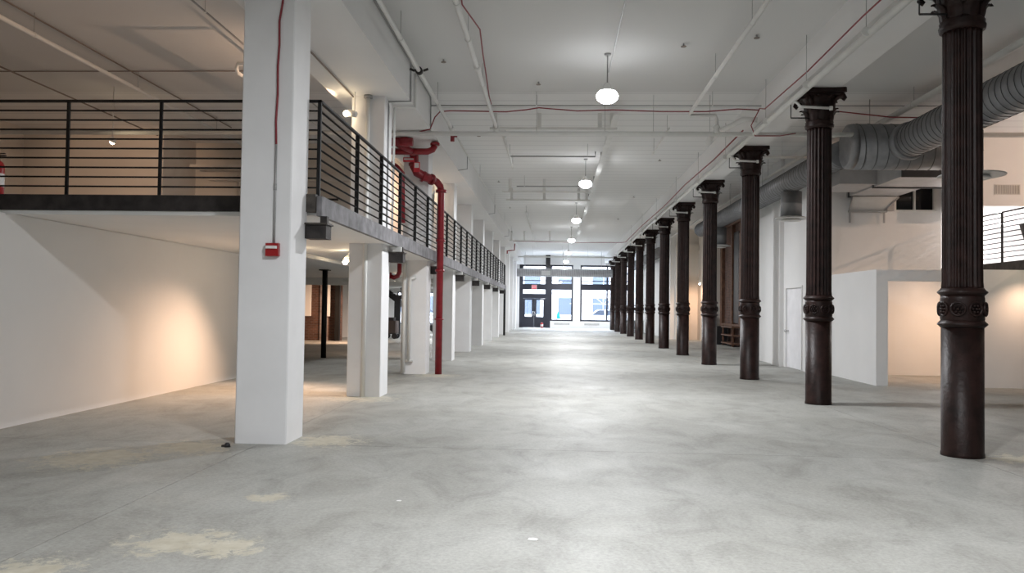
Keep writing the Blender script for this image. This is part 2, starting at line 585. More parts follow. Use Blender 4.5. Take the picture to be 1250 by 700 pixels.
# white door in it
d1 = setting('door_1', (XW, (D0 + D1) / 2, 0))
DOORP = mat('white_door_paint', (0.84, 0.84, 0.87), 0.45)
B(XW + 0.03, XW + 0.08, D0 + 0.06, D1 - 0.06, 0.01, DH - 0.05).build('door_panel', DOORP, d1)
fr = MB().box(XW - 0.02, XW + 0.14, D0, D0 + 0.06, 0, DH).box(XW - 0.02, XW + 0.14, D1 - 0.06, D1, 0, DH).box(XW - 0.02, XW + 0.14, D0 + 0.06, D1 - 0.06, DH - 0.05, DH)
fr.build('door_frame', WHITE, d1)
MB().tube([(XW + 0.03, D1 - 0.18, 1.0), (XW - 0.04, D1 - 0.18, 1.0)], 0.018).lathe((XW - 0.05, D1 - 0.18, 1.0), [(0.015, 0.02), (0.035, 0), (0.03, -0.03), (0.005, -0.04)], 12, 'x').build('door_knob', CHROME, d1)
for z in (0.25, 1.1, 1.95):
    MB().tube([(XW + 0.015, D0 + 0.07, z - 0.06), (XW + 0.015, D0 + 0.07, z + 0.06)], 0.022).build('hinge', STEELD, d1)
# brick stretch further back, with black openings between timbers
wk = setting('wall_brick_right', (8.1, 34, 0))
B(8.0, 8.3, 27.6, 39.6, 0, CEILZ).build('brickwork', BRICK, wk)
for y0, y1 in ((35.75, 36.7),):
    B(7.93, 8.0, y0, y1, 1.0, 5.0).build('dark_opening', BLACK, wk)
B(7.94, 8.0, 35.35, 35.75, 0.3, 4.9).build('pale_brick_strip', BRICKP, wk)
for y0, y1 in ((34.9, 35.3), (36.75, 36.95), (38.9, 39.3)):
    B(7.86, 8.0, y0, y1, 0, 5.35).build('timber_post', WOOD, wk)
B(7.84, 8.0, 33.6, 39.3, 5.35, 5.75).build('timber_lintel', WOOD, wk)
B(7.80, 8.0, 33.6, 38.6, 0.86, 0.95).build('timber_sill', WOOD, wk)
wq = MB()
wq.box(7.45, 8.3, 39.6, 39.8, 0, CEILZ)
wq.box(6.35, 8.3, 43.0, 43.2, 0, CEILZ)
wq.box(7.45, 7.65, 39.8, 43.0, 0, CEILZ)
wq.build('wall_right_recess', CREAM, structure=True)
B(6.05, 6.25, 43.2, BACK, 0, CEILZ).box(6.25, 6.55, 43.2, 43.4, 0, CEILZ).build('wall_hall_right', WHITE, structure=True)
tag(B(6.30, 8.0, 42.7, 43.0, 4.65, 4.95).build('cross_beam', CREAM), 'pale boxed beam high on the wall behind the sixth iron column', 'beam')
tag(B(6.55, 6.85, 42.6, 43.0, 0, 3.4).build('wall_pier', CREAM), 'short cream pier against the warm lit wall behind the fifth iron column', 'pier')

# ------------------------------------------------------------------ front facade at the far end
yb = BACK
wf = MB()
for (x0, x1, z0, z1) in ((-3.35, -2.80, 0, CEILZ), (1.46, 2.04, 0, CEILZ), (6.0, 6.3, 0, CEILZ), (-2.80, 1.46, 5.02, CEILZ), (2.04, 6.0, 5.02, CEILZ), (-0.33, 1.46, 0, 0.55), (2.04, 6.0, 0, 0.55)):
    wf.box(x0, x1, yb, yb + 0.3, z0, z1)
wf.build('wall_front', WHITE, structure=True)


def bars(rects, name, parent=None, m=FRAME, y0=yb + 0.03, y1=yb + 0.18):
    b = MB()
    for x0, x1, z0, z1 in rects:
        b.box(x0, x1, y0, y1, z0, z1)
    return b.build(name, m, parent, structure=parent is None)


def pane(x0, x1, z0, z1, parent):
    return B(x0, x1, yb + 0.09, yb + 0.10, z0, z1).build('pane', GLASS, parent)


d2 = setting('door_2', (-1.6, yb, 0))
bars([(-2.80, -2.50, 0, 5.02), (-0.74, -0.33, 0, 5.02)], 'door_jamb', d2)
bars([(-2.50, -0.74, 3.03, 3.48), (-2.50, -0.74, 4.88, 5.02), (-2.50, -0.74, 3.72, 3.78), (-2.50, -0.74, 4.2, 4.35)], 'transom', d2)
bars([(-2.50, -0.74, 2.32, 2.70)], 'door_head', d2)
for z0, z1 in ((2.70, 3.03), (3.48, 3.72), (3.78, 4.2), (4.35, 4.88)):
    pane(-2.50, -0.74, z0, z1, d2)
for x0, x1, g0, g1 in ((-2.50, -1.622, -2.34, -1.80), (-1.618, -0.74, -1.43, -0.89)):
    lf = bars([(x0, g0, 0.01, 2.31), (g1, x1, 0.01, 2.31), (g0, g1, 0.01, 0.86), (g0, g1, 2.20, 2.31)], 'door_leaf', d2, y0=yb + 0.05, y1=yb + 0.11)
    B(g0, g1, yb + 0.07, yb + 0.08, 0.86, 2.20).build('pane', GLASS, lf)
    xm = x1 - 0.07 if x1 < -1.6 else x0 + 0.07
    MB().tube([(xm, yb + 0.05, 0.95), (xm, yb - 0.02, 0.95), (xm, yb - 0.02, 1.3), (xm, yb + 0.05, 1.3)], 0.015).build('door_pull', CHROME, lf)
for k, (x0, x1, mull) in enumerate(((-0.33, 1.46, None), (2.04, 6.0, 4.16))):
    w = setting('window_%d' % (k + 1), ((x0 + x1) / 2, yb, 0.55))
    bars([(x0, x0 + 0.13, 0.55, 5.02), (x1 - 0.13, x1, 0.55, 5.02), (x0 + 0.13, x1 - 0.13, 0.55, 0.68), (x0 + 0.13, x1 - 0.13, 4.88, 5.02)], 'window_frame', w)
    bars([(x0 + 0.13, x1 - 0.13, 3.03, 3.52)], 'transom', w)
    bars([(x0 + 0.13, x1 - 0.13, 3.72, 3.79)], 'glazing_bar', w)
    bars([(x0 + 0.13, x1 - 0.13, 4.30, 4.40)], 'glazing_bar', w)
    seg = [(x0 + 0.13, x1 - 0.13)]
    if mull:
        bars([(mull - 0.06, mull + 0.06, 0.68, 4.88)], 'mullion', w, y0=yb + 0.02, y1=yb + 0.19)
        seg = [(x0 + 0.13, mull - 0.06), (mull + 0.06, x1 - 0.13)]
    for a, b_ in seg:
        for z0, z1 in ((0.68, 3.03), (3.52, 3.72), (3.79, 4.30), (4.40, 4.88)):
            pane(a, b_, z0, z1, w)
st = MB().add([(0.16, yb + 0.08, 0.72), (0.50, yb + 0.08, 0.72), (0.40, yb + 0.08, 1.15), (0.30, yb + 0.08, 1.32), (0.20, yb + 0.08, 1.10),
               (0.16, yb + 0.075, 0.72), (0.50, yb + 0.075, 0.72), (0.40, yb + 0.075, 1.15), (0.30, yb + 0.075, 1.32), (0.20, yb + 0.075, 1.10)],
              [(0, 1, 2, 3, 4), (9, 8, 7, 6, 5), (0, 5, 6, 1), (1, 6, 7, 2), (2, 7, 8, 3), (3, 8, 9, 4), (4, 9, 5, 0)])
tag(st.build('window_sticker', CYAN), 'small cyan sticker low in the left shop window by the door', 'sticker')
for nm, x0, x1 in (('left', 0.0, 1.2), ('right', 2.40, 3.55)):
    v = thing('wall_vent', 'low slotted grey vent under the %s front window' % nm, 'vent', ((x0 + x1) / 2, yb, 0.26), 'vents under the front windows')
    B(x0, x1, yb - 0.02, yb, 0.26, 0.40).build('vent_frame', PIPEG, v)
    for q in range(3):
        B(x0 + 0.03, x1 - 0.03, yb - 0.03, yb - 0.02, 0.28 + 0.04 * q, 0.30 + 0.04 * q).build('slat', PIPEW, v)
# exit sign
ex = thing('exit_sign', 'red lit EXIT sign above the dark double door', 'sign', (-1.63, yb - 0.05, 3.02))
B(-1.84, -1.42, yb - 0.06, yb + 0.02, 3.02, 3.40).build('sign_case', LABEL, ex)
B(-1.82, -1.44, yb - 0.07, yb - 0.06, 3.04, 3.38).build('sign_face', EXITG, ex)
tc = bpy.data.curves.new('lettering', 'FONT')
tc.body = 'EXIT'
tc.size = 0.16
tc.align_x = 'CENTER'
tc.align_y = 'CENTER'
tc.extrude = 0.004
to = bpy.data.objects.new('lettering', tc)
col.objects.link(to)
bpy.context.view_layer.update()
me = bpy.data.meshes.new_from_object(to.evaluated_get(bpy.context.evaluated_depsgraph_get()))
bpy.data.objects.remove(to)
me.materials.clear()
me.materials.append(LABEL)
lo = bpy.data.objects.new('lettering', me)
col.objects.link(lo)
lo.parent = ex
lo.rotation_euler = (PI / 2, 0, 0)
lo.location = (0, -0.026, 0.19)


def extinguisher(x, y, z, label, h=0.52, r=0.075):
    t = thing('fire_extinguisher', label, 'extinguisher', (x, y, z))
    MB().lathe((x, y, z), [(r * 0.9, 0), (r, 0.02), (r, h * 0.72), (r * 0.8, h * 0.80), (r * 0.35, h * 0.86)], 18).build('cylinder', REDX, t)
    MB().lathe((x, y, z), [(r * 1.01, h * 0.25), (r * 1.01, h * 0.55)], 18, cap=False).build('label_band', LABEL, t)
    MB().lathe((x, y, z), [(r * 0.28, h * 0.86), (r * 0.28, h * 0.95)], 10).box(x - 0.015, x + 0.10, y - 0.012, y + 0.012, z + h * 0.95, z + h * 0.975).box(x - 0.015, x + 0.09, y - 0.012, y + 0.012, z + h * 1.0, z + h * 1.02).build('valve_handle', STEELD, t)
    MB().tube([(x - 0.02, y, z + h * 0.9), (x - r * 1.3, y, z + h * 0.85), (x - r * 1.35, y, z + h * 0.4)], 0.012).build('hose', BLACK, t)
    return t


extinguisher(-0.98, yb - 0.35, 0, 'red fire extinguisher on the floor by the dark double door', 0.5, 0.11)
extinguisher(7.62, 39.45, 0.62, 'red fire extinguisher hung on the wall left of the exposed brick', 0.78, 0.11)
extinguisher(-6.83, 9.62, DZ1, 'red fire extinguisher behind the front upper railing at the left edge', 0.54, 0.075)

# ------------------------------------------------------------------ upper deck on the left
dk = thing('mezzanine_deck', 'long white left mezzanine deck with a weathered grey edge', 'mezzanine', (-7.5, 27, DZ0))
B(-12.99, PXL - 0.004, DECK0 + 0.05, DECK1, DZ0, DZ1).build('deck_slab', WHITE, dk)
ds = DECK0 + 0.05
for py_ in PY[1:8] + [DECK1 + 0.304]:
    B(PXL - 0.004, PXR + 0.004, ds, py_ - 0.304, DZ0, DZ1).build('deck_slab', WHITE, dk)
    ds = py_ + 0.294
B(PXR + 0.004, DECKX - 0.06, DECK0 + 0.05, DECK1, DZ0, DZ1).build('deck_slab', WHITE, dk)
# the deck edge is cast in lengths
e = DECK0
k = 0
while e < DECK1 - 0.1:
    e1 = min(e + (9.4 if k == 0 else BAY * 2), DECK1)
    B(DECKX - 0.06, DECKX, e + 0.004, e1 - 0.004, DZ0 - 0.01, DZ1 + 0.005).build('edge_strip', EDGE, dk)
    e = e1
    k += 1
B(-12.98, -2.84, DECK0 - 0.02, DECK0 + 0.05, DZ0 + 0.03, DZ1).build('front_beam', RUST, dk)
B(-12.98, -3.0, DECK0 + 0.0, DECK0 + 0.05, DZ0 - 0.02, DZ0 + 0.03).build('beam_flange', PIPEW, dk)
B(-3.02, -2.76, DECK0 - 0.05, DECK0 + 0.05, DZ0 + 0.03, DZ1 + 0.02).build('beam_end', RUSTG, dk)
tag(B(-12.9, -3.45, 29.9, 30.2, 2.28, DZ0 - 0.003).build('deck_beam', WHITE), 'white cross beam under the left deck beyond the second pillar', 'beam')
tag(MB().tube([(-4.45, 12.6, 2.40), (-4.45, 29.9, 2.40)], 0.035).build('ceiling_pipe', PIPEW), 'white pipe running under the left deck ceiling', 'pipe')
tag(MB().tube([(-2.77, 45.3, 0), (-2.77, 45.3, DZ0 - 0.01)], 0.06, 12).build('steel_post', RAIL), 'slim black steel post at the far end of the left deck', 'post')
pb = thing('steel_post', 'slim black steel post standing alone under the left deck', 'post', (-6.64, 23.3, 0))
MB().tube([(-6.64, 23.3, 0), (-6.64, 23.3, DZ0 - 0.002)], 0.075, 14).build('shaft', RAIL, pb)
B(-6.78, -6.50, 23.16, 23.44, DZ0 - 0.03, DZ0 - 0.004).build('cap_plate', RAIL, pb)
bp = thing('steel_post', 'black square post where the left brick wall ends', 'post', (-9.32, 34.75, 0))
B(-9.42, -9.22, 34.66, 34.84, 0, DZ0 - 0.003).build('shaft', RAIL, bp)


def railing(label, posts, runs, rails_z, group=None, name='railing', r=0.011):
    """posts: (x, y, z0, z1, wide_x, wide_y); runs: list of polylines at each rail height"""
    p0 = posts[0]
    t = thing(name, label, 'railing', (p0[0], p0[1], p0[2]), group)
    for (x, y, z0, z1, wx, wy) in posts:
        B(x - wx, x + wx, y - wy, y + wy, z0, z1).build('post', RAIL, t)
    for run in runs:
        b = MB()
        for (xa, ya), (xb, yb2) in zip(run[:-1], run[1:]):
            b.box(min(xa, xb) - 0.022, max(xa, xb) + 0.022, min(ya, yb2) - 0.022, max(ya, yb2) + 0.022, rails_z[-1] - 0.013, rails_z[-1] + 0.013)
        b.build('top_rail', RAIL, t)
        for z in rails_z[:-1]:
            MB().tube([(x, y, z) for x, y in run], r, 6).build('rail', RAIL, t)
    return t


RZ = [DZ1 + 0.113 * i for i in range(1, 11)]
RX = DECKX - 0.07
sp = [9.62 + BAY / 3 * k for k in range(1, 23)]
posts = [(RX - 0.16, DECK0 + 0.09, DZ1, RZ[-1], 0.012, 0.012), (RX, DECK0 + 0.09, DZ1, RZ[-1], 0.02, 0.02)]
posts += [(RX, y, DZ1, RZ[-1], 0.028, 0.010) for y in sp] + [(RX, DECK1 - 0.06, DZ1, RZ[-1], 0.02, 0.02)]
railing('long black steel railing along the edge of the left upper deck', posts, [[(RX - 0.24, DECK0 + 0.09), (RX, DECK0 + 0.09), (RX, DECK1 - 0.06)]], RZ)
fx = [-3.55 - 1.13 * k for k in range(0, 4)]
railing('black steel railing across the front of the left upper deck', [(x, DECK0 + 0.09, DZ1, RZ[-1], 0.018, 0.012) for x in (-3.55, -4.67, -5.80, -6.93, -8.06)], [[(-8.06, DECK0 + 0.09), (-3.52, DECK0 + 0.09)]], RZ)

# ------------------------------------------------------------------ white square pillars
PLAB = ['white square pillar nearest the camera, with red alarm box',
        'second white pillar from the camera, with a full height white pipe',
        'third white pillar from the camera, beside the red standpipe']
for k, y in enumerate(PY):
    if k > 2:
        PLAB.append('%s white square pillar from the camera in the left row' % ORD[k])
    t = thing('white_pillar', PLAB[k], 'pillar', ((PXL + PXR) / 2, y, 0), 'white pillars along the left of the hall')
    MB().box(PXL, PXR, y - 0.30, y + 0.29, 0, SOFL, 0.012).build('shaft', PILLAR, t)
    if k < 8:
        bx = MB().box(PXR + 0.005, -2.62, y + 0.20, y + 0.42, 2.27, 2.43)
        bx.build('bracket', RUST, t)
        B(PXR - 0.02 + 0.025, -2.60, y + 0.17, y + 0.44, 2.43, 2.45).build('bracket_flange', RUSTG, t)
        if k:
            B(PXR + 0.005, -2.66, y + 0.22, y + 0.40, 2.45, DZ0 - 0.012).build('packing_block', PIPEW, t)
        B(-2.72, -2.64, y + 0.30, y + 0.38, 2.45, DZ0 - 0.012).build('web_plate', RUST, t)

# pipes on pillars two and three
y2 = PY[1] - 0.30
pp = thing('wall_pipe', 'white vertical pipe on the front of the second pillar', 'pipe', (-3.15, y2 - 0.05, 0))
MB().tube([(-3.15, y2 - 0.05, 0), (-3.15, y2 - 0.05, SOFL - 0.02)], 0.038, 10).build('pipe_run', PIPEW, pp)
MB().tube([(-3.15, y2 - 0.05, SOFL - 0.05), (-3.15, y2 - 0.05, SOFL - 0.003)], 0.075, 12).build('ceiling_collar', PIPEG, pp)
y3 = PY[2] - 0.30
pp = thing('wall_pipe', 'white pipe with elbows on the front of the third pillar', 'pipe', (-3.38, y3 - 0.08, 0.06))
MB().tube([(-3.36, y3 - 0.07, 0.03), (-3.36, y3 - 0.07, DZ0 - 0.02)], 0.045, 10).build('pipe_run', PIPEW, pp)
MB().tube([(-3.15, y3 - 0.06, 0.30), (-3.30, y3 - 0.06, 0.30)], 0.035, 10).tube([(-3.24, y3 - 0.07, 0.3), (-3.24, y3 - 0.07, 2.05), (-3.22, y3 - 0.07, 2.14), (-3.10, y3 - 0.05, 2.16)], 0.035, 10).build('pipe_branch', PIPEW, pp)

# first pillar's cable, conduit and alarm box
f1 = PY[0] - 0.30
tag(MB().tube([(-2.985, f1 - 0.014, SOFL), (-3.005, f1 - 0.014, 4.8), (-3.035, f1 - 0.016, 4.6), (-3.03, f1 - 0.014, 4.35), (-3.042, f1 - 0.014, 4.1), (-3.036, f1 - 0.015, 3.8), (-3.05, f1 - 0.014, 3.5), (-3.042, f1 - 0.014, 3.25)], 0.012, 6).build('alarm_cable', REDC), 'red cable hanging down the front of the nearest pillar', 'cable')
tag(MB().tube([(-3.042, f1 - 0.013, 3.25), (-3.042, f1 - 0.013, 2.17)], 0.012, 8).tube([(-3.042, f1 - 0.013, 2.75), (-3.042, f1 - 0.013, 2.82)], 0.017, 8).build('conduit', PIPEG), 'thin grey conduit above the red alarm box on the nearest pillar', 'conduit')
ab = thing('alarm_box', 'small red fire alarm box on the front of the nearest pillar', 'alarm', (-3.05, f1 - 0.03, 2.03))
B(-3.12, -2.98, f1 - 0.06, f1 - 0.001, 2.03, 2.17).build('box', REDX, ab)
MB().prism([(-3.115, f1 - 0.06), (-3.01, f1 - 0.06), (-2.99, f1 - 0.068), (-3.01, f1 - 0.076), (-3.115, f1 - 0.076)], 2.11, 2.14).build('lens_bar', LABEL, ab)

# ------------------------------------------------------------------ red standpipe beside the third pillar
sx, sy = -2.59, 18.3
sp_ = thing('standpipe', 'red sprinkler standpipe with valves beside the third pillar', 'pipe', (sx, sy, 0))
MB().tube([(sx, sy, 0), (sx, sy, 4.12), (sx - 0.02, sy - 0.02, 4.24), (sx - 0.09, sy - 0.09, 4.33), (sx - 0.16, sy - 0.17, 4.36)], 0.078, 16).build('riser', RED, sp_)
MB().tube([(sx - 0.16, sy - 0.17, 4.36), (-2.92, 17.92, 4.40), (-3.07, 17.84, 4.48), (-3.13, 17.82, 4.60), (-3.14, 17.82, 4.95)], 0.10, 14).build('offset_bend', RED, sp_)
for p, q in (((sx, sy, 4.10), (sx, sy, 4.16)), ((-2.76, 18.11, 4.36), (-2.80, 18.07, 4.365)), ((-2.92, 17.93, 4.39), (-2.96, 17.91, 4.41)), ((-3.13, 17.82, 4.62), (-3.13, 17.82, 4.68)), ((sx, sy, 2.30), (sx, sy, 2.36)), ((sx, sy, 1.22), (sx, sy, 1.25)), ((sx, sy, 2.98), (sx, sy, 3.04))):
    MB().tube([p, q], 0.125 if p[2] > 4 else 0.105, 14).build('coupling', RED, sp_)
MB().tube([(-3.9, 17.1, 4.80), (-2.72, 17.1, 4.80), (-2.62, 17.1, 4.84), (-2.57, 17.1, 4.93)], 0.070, 12).build('cross_main', RED, sp_)
MB().lathe((-2.57, 17.1, 4.93), [(0.10, 0), (0.10, 0.05), (0.06, 0.08)], 12).build('cap', RED, sp_)
MB().tube([(-3.9, 16.75, 4.93), (-2.98, 16.75, 4.93)], 0.085, 14).lathe((-3.15, 16.75, 4.84), [(0.11, 0), (0.13, 0.04), (0.13, 0.13), (0.11, 0.17)], 14).build('valve_body', RED, sp_)
MB().tube([(-3.3, 16.8, 4.88), (-3.05, 17.05, 4.80)], 0.06, 12).tube([(-3.10, 17.1, 4.80), (-3.14, 17.82, 4.90)], 0.075, 12).build('valve_branch', RED, sp_)
MB().tube([(-3.85, 17.3, 4.76), (-3.42, 17.3, 4.50), (-3.30, 17.3, 4.38), (-3.27, 17.3, 3.3)], 0.06, 12).build('side_drop', RED, sp_)
for x0, x1, z0, z1, sy in ((-3.33, -3.08, 4.66, 4.76, 17.72), (-3.12, -2.98, 4.46, 4.68, 17.84)):
    pl = B(x0, x1, sy - 0.165, sy - 0.16, z0, z1).build('sign_plate', SIGNR, sp_)
    B(x0 + 0.02, x1 - 0.02, sy - 0.168, sy - 0.165, z0 + (z1 - z0) * 0.42, z1 - 0.02).build('plate_panel', LABEL, pl)
# red hose valve seen under the deck between pillars two and three
hv = thing('hose_valve', 'small red pipe elbow under the deck behind the second pillar', 'valve', (-3.75, 19.4, 2.3))
MB().tube([(-3.95, 19.4, 2.24), (-3.85, 19.4, 2.20), (-3.76, 19.4, 2.24), (-3.72, 19.4, 2.34), (-3.72, 19.4, 2.54)], 0.055, 12).build('elbow', RED, hv)
MB().tube([(-3.97, 19.4, 2.25), (-3.93, 19.4, 2.235)], 0.085, 12).build('flange', RED, hv)
tag(MB().tube([(-5.5, 21.0, 2.18), (-3.3, 21.0, 2.22)], 0.04, 10).lathe((-4.05, 21.0, 2.20), [(0.06, -0.08), (0.06, 0.08)], 10, 'x').tube([(-4.05, 21.0, 2.2), (-4.05, 21.0, DZ0)], 0.01, 6).build('cross_pipe', PIPEW), 'white cross pipe under the deck behind the third pillar', 'pipe')

# ------------------------------------------------------------------ fluted iron columns
CL = ['black fluted iron column nearest the camera at the right edge']
CL += ['%s black fluted iron column from the camera in the right row' % ORD[k] for k in range(1, 12)]


def leaf_mesh(h, w, out):
    """a curling acanthus leaf standing on z=0, its back on x=0, tip curling outwards along +x"""
    b = MB()
    prof = [(0.0, 0.0, 0.75), (0.015, 0.30, 0.95), (0.02, 0.60, 1.0), (0.05, 0.85, 0.75), (out, 1.0, 0.45), (out + 0.015, 0.90, 0.2)]
    vs, fs = [], []
    for x, z, ww in prof:
        for t, dx in ((-1, -0.010), (-0.45, 0.006), (0, 0.018), (0.45, 0.006), (1, -0.010)):
            vs.append((x + dx, t * w * ww * 0.5, z * h))
    n = 5
    for i in range(len(prof) - 1):
        for j in range(n - 1):
            fs.append((i * n + j, i * n + j + 1, (i + 1) * n + j + 1, (i + 1) * n + j))
    b.add(vs, fs, True)
    o = len(vs)
    vs2 = [(x - 0.02, y, z) for x, y, z in vs]
    b.add(vs2, [tuple(reversed(f)) for f in fs], True)
    return b


def make_column(x, y):
    t = thing('iron_column', CL[0], 'column', (x, y, 0), 'fluted iron columns along the right of the hall')
    c = (x, y, 0)
    MB().lathe(c, [(0.212, 0), (0.212, 0.03), (0.206, 0.05), (0.206, 1.36)], 32).build('lower_shaft', IRON, t)
    ringp = lambda z: [(0.206, z - 0.035), (0.222, z - 0.02), (0.243, z), (0.240, z + 0.012), (0.216, z + 0.035), (0.206, z + 0.05)]
    MB().lathe(c, ringp(1.395), 32).build('ring', IRON, t)
    cf = MB().lathe(c, [(0.206, 1.43), (0.213, 1.45), (0.213, 1.67), (0.206, 1.71)], 32).build('frieze', IRON, t)
    proto = None
    for q in range(8):
        a = 2 * PI * q / 8 + 0.16
        if proto is None:
            rm = MB()
            rm.lathe((0, 0, 0), [(0.076, 0), (0.081, 0.014), (0.068, 0.024), (0.058, 0.006)], 16, 'x', cap=False)
            for p in range(6):
                b = 2 * PI * p / 6
                rm.lathe((0.004, 0.036 * math.cos(b), 0.036 * math.sin(b)), [(0.017, 0), (0.012, 0.016), (0.001, 0.022)], 6, 'x')
            rm.lathe((0.004, 0, 0), [(0.018, 0), (0.014, 0.024), (0.001, 0.03)], 8, 'x')
            proto = rm.build('rosette', IRON, cf, )
            # the mesh was made around the origin: give it back its own coordinates
            for v in proto.data.vertices:
                v.co += Vector(c)
            o = proto
        else:
            o = proto.copy()
            col.objects.link(o)
        o.location = (0.211 * math.cos(a), 0.211 * math.sin(a), 1.56)
        o.rotation_euler = (0, 0, a)
    MB().lathe(c, ringp(1.735), 32).build('ring', IRON, t)
    MB().lathe(c, [(0.204, 1.78), (0.204, 1.80), (0.199, 1.85), (0.193, 4.50), (0.196, 4.54)], 120, flutes=20, depth=0.026).build('fluted_shaft', IRON, t)
    MB().lathe(c, [(0.195, 4.54), (0.225, 4.56), (0.232, 4.60), (0.218, 4.63), (0.225, 4.65), (0.205, 4.68)], 32).build('necking_ring', IRON, t)
    cp = MB().lathe(c, [(0.200, 4.66), (0.205, 4.80), (0.225, 4.95), (0.275, 5.03), (0.30, 5.05)], 28).build('capital', IRON, t)

    def leaf(h, w, out, r, z, a, proto=None):
        if proto is None:
            o = leaf_mesh(h, w, out).build('leaf', IRON, cp)
            for v in o.data.vertices:
                v.co += Vector(c)
        else:
            o = proto.copy()
            col.objects.link(o)
        o.location = (r * math.cos(a), r * math.sin(a), z)
        o.rotation_euler = (0, 0, a)
        return o
    l1 = l2 = None
    for q in range(8):
        l1 = leaf(0.19, 0.155, 0.10, 0.203, 4.66, 2 * PI * q / 8, l1) if l1 is None else leaf(0, 0, 0, 0.203, 4.66, 2 * PI * q / 8, l1)
    for q in range(8):
        a = 2 * PI * (q + 0.5) / 8
        l2 = leaf(0.235, 0.17, 0.13, 0.214, 4.81, a, l2) if l2 is None else leaf(0, 0, 0, 0.214, 4.81, a, l2)
    vm = None
    for q in range(4):
        a = PI / 4 + PI / 2 * q
        if vm is None:
            path = [(0.235, 0, -0.13), (0.28, 0, -0.06), (0.36, 0, -0.015), (0.42, 0, -0.02), (0.44, 0, -0.06), (0.415, 0, -0.09), (0.39, 0, -0.065)]
            vm = MB().tube(path, [0.03, 0.034, 0.036, 0.034, 0.032, 0.028, 0.018], 8).build('volute', IRON, cp)
            for v in vm.data.vertices:
                v.co += Vector(c)
            o = vm
        else:
            o = vm.copy()
            col.objects.link(o)
        o.location = (0, 0, 5.06)
        o.rotation_euler = (0, 0, a)
    # abacus: a square slab with hollowed sides
    pts = []
    for q in range(4):
        a = PI / 2 * q - PI / 4
        p0 = Vector((0.50 * math.cos(a), 0.50 * math.sin(a)))
        p1 = Vector((0.50 * math.cos(a + PI / 2), 0.50 * math.sin(a + PI / 2)))
        mid = Vector((math.cos(a + PI / 4), math.sin(a + PI / 4)))
        for s in (0.06, 0.3, 0.5, 0.7, 0.94):
            p = p0.lerp(p1, s) - mid * 0.055 * (1 - (2 * s - 1) ** 2)
            pts.append((x + p.x, y + p.y))
    pts_in = [(x + (px_ - x) * 0.90, y + (py_ - y) * 0.90) for px_, py_ in pts]
    MB().prism(pts_in, 5.05, 5.09).prism(pts, 5.09, SOFR - 0.004).build('abacus', IRON, t)
    return t


column = make_column(CX, PY[0] - 0.03)
for k in range(1, 12):
    copy_tree(column, (CX, PY[k] - 0.03, 0), CL[k])

# ------------------------------------------------------------------ overhead pipes, cables, conduits
def pipe(path, r, m, label, name='ceiling_pipe', cat='pipe', n=10, hang=(), top=CEILZ, hr=0.0045):
    t = thing(name, label, cat, path[0])
    MB().tube(path, r, n).build('pipe_run', m, t)
    for p in hang:
        MB().tube([(p[0], p[1], p[2] + r * 0.9), (p[0], p[1], top)], hr, 6).build('hanger_rod', PIPEG, t)
        MB().tube([(p[0], p[1] - 0.015, p[2]), (p[0], p[1] + 0.015, p[2])], r * 1.1 + 0.003, 12).build('hanger_ring', PIPEW, t)
    return t


def cable(path, r, m, label, name='cable'):
    return tag(MB().tube(path, r, 6).build(name, m), label, 'cable')


pl = pipe([(-2.25, -2, 5.35), (-2.25, 17.2, 5.35)], 0.035, PIPEW, 'white sprinkler pipe hung beside the left girder, nearest stretch', hang=[(-2.25, y, 5.35) for y in (3.5, 7.5, 11.5, 15.2)])
MB().tube([(-2.25, 17.2, 5.35), (-2.25, 17.45, 5.33)], 0.055, 10).build('end_fitting', PIPEW, pl)
MB().tube([(-2.25, 17.5, 5.33), (-2.25, 17.5, 5.10)], 0.045, 10).tube([(-2.25, 17.5, 5.22), (-2.15, 17.5, 5.22)], 0.03, 8).build('drain_cap', RED, pl)
MB().tube([(-2.25, 13.05, 5.35), (-2.25, 13.15, 5.35)], 0.06, 12).tube([(-2.32, 13.1, 5.35), (-2.40, 13.1, 5.38)], 0.02, 6).tube([(-2.18, 13.1, 5.35), (-2.10, 13.1, 5.38)], 0.02, 6).build('coupling', RUST, pl)
pl = pipe([(-2.25, 17.8, 5.36), (-2.25, 43.5, 5.36)], 0.018, PIPEW, 'thin white conduit along the left girder, far stretch', name='conduit', cat='conduit', hang=[(-2.25, y, 5.36) for y in (24, 30, 36, 42)])
for y in (20.6, 30.2, 39.6):
    MB().tube([(-2.26, y, 5.36), (-2.26, y, 5.03), (-2.49, y, 5.0)], 0.012, 6).build('drop_bracket', PIPEG, pl)
pipe([(-2.485, -2, 5.64), (-2.485, 15.85, 5.64), (-2.485, 15.9, 5.55), (-2.485, 15.95, 5.02)], 0.012, PIPEG, 'upper grey conduit on the side of the left girder', name='conduit', cat='conduit', n=6)
pipe([(-2.485, -2, 5.69), (-2.485, 13.6, 5.69), (-2.485, 13.66, 5.6), (-2.485, 13.68, 5.0), (-2.86, 13.68, 4.99), (-2.855, 13.68, 4.9), (-2.855, 13.68, DZ1 + 0.02)], 0.014, PIPEG, 'grey conduit dropping from the girder down the second pillar', name='conduit', cat='conduit', n=6)
pipe([(-2.47, 14.05, 5.58), (-2.47, 14.06, 4.99), (-2.83, 14.06, 4.985), (-2.84, 14.06, DZ1 + 0.02)], 0.022, PIPEW, 'white conduit bending under the girder onto the second pillar', name='conduit', cat='conduit', n=8)
pl = pipe([(-1.29, -2, 5.37), (-1.29, 17.3, 5.37)], 0.04, PIPEW, 'white sprinkler pipe left of centre under the hall ceiling', hang=[(-1.29, y, 5.37) for y in (2.5, 6.5, 10.2, 11.6, 14)])
MB().tube([(-1.29, 17.25, 5.37), (-1.29, 17.4, 5.33)], 0.06, 10).build('end_fitting', PIPEW, pl)
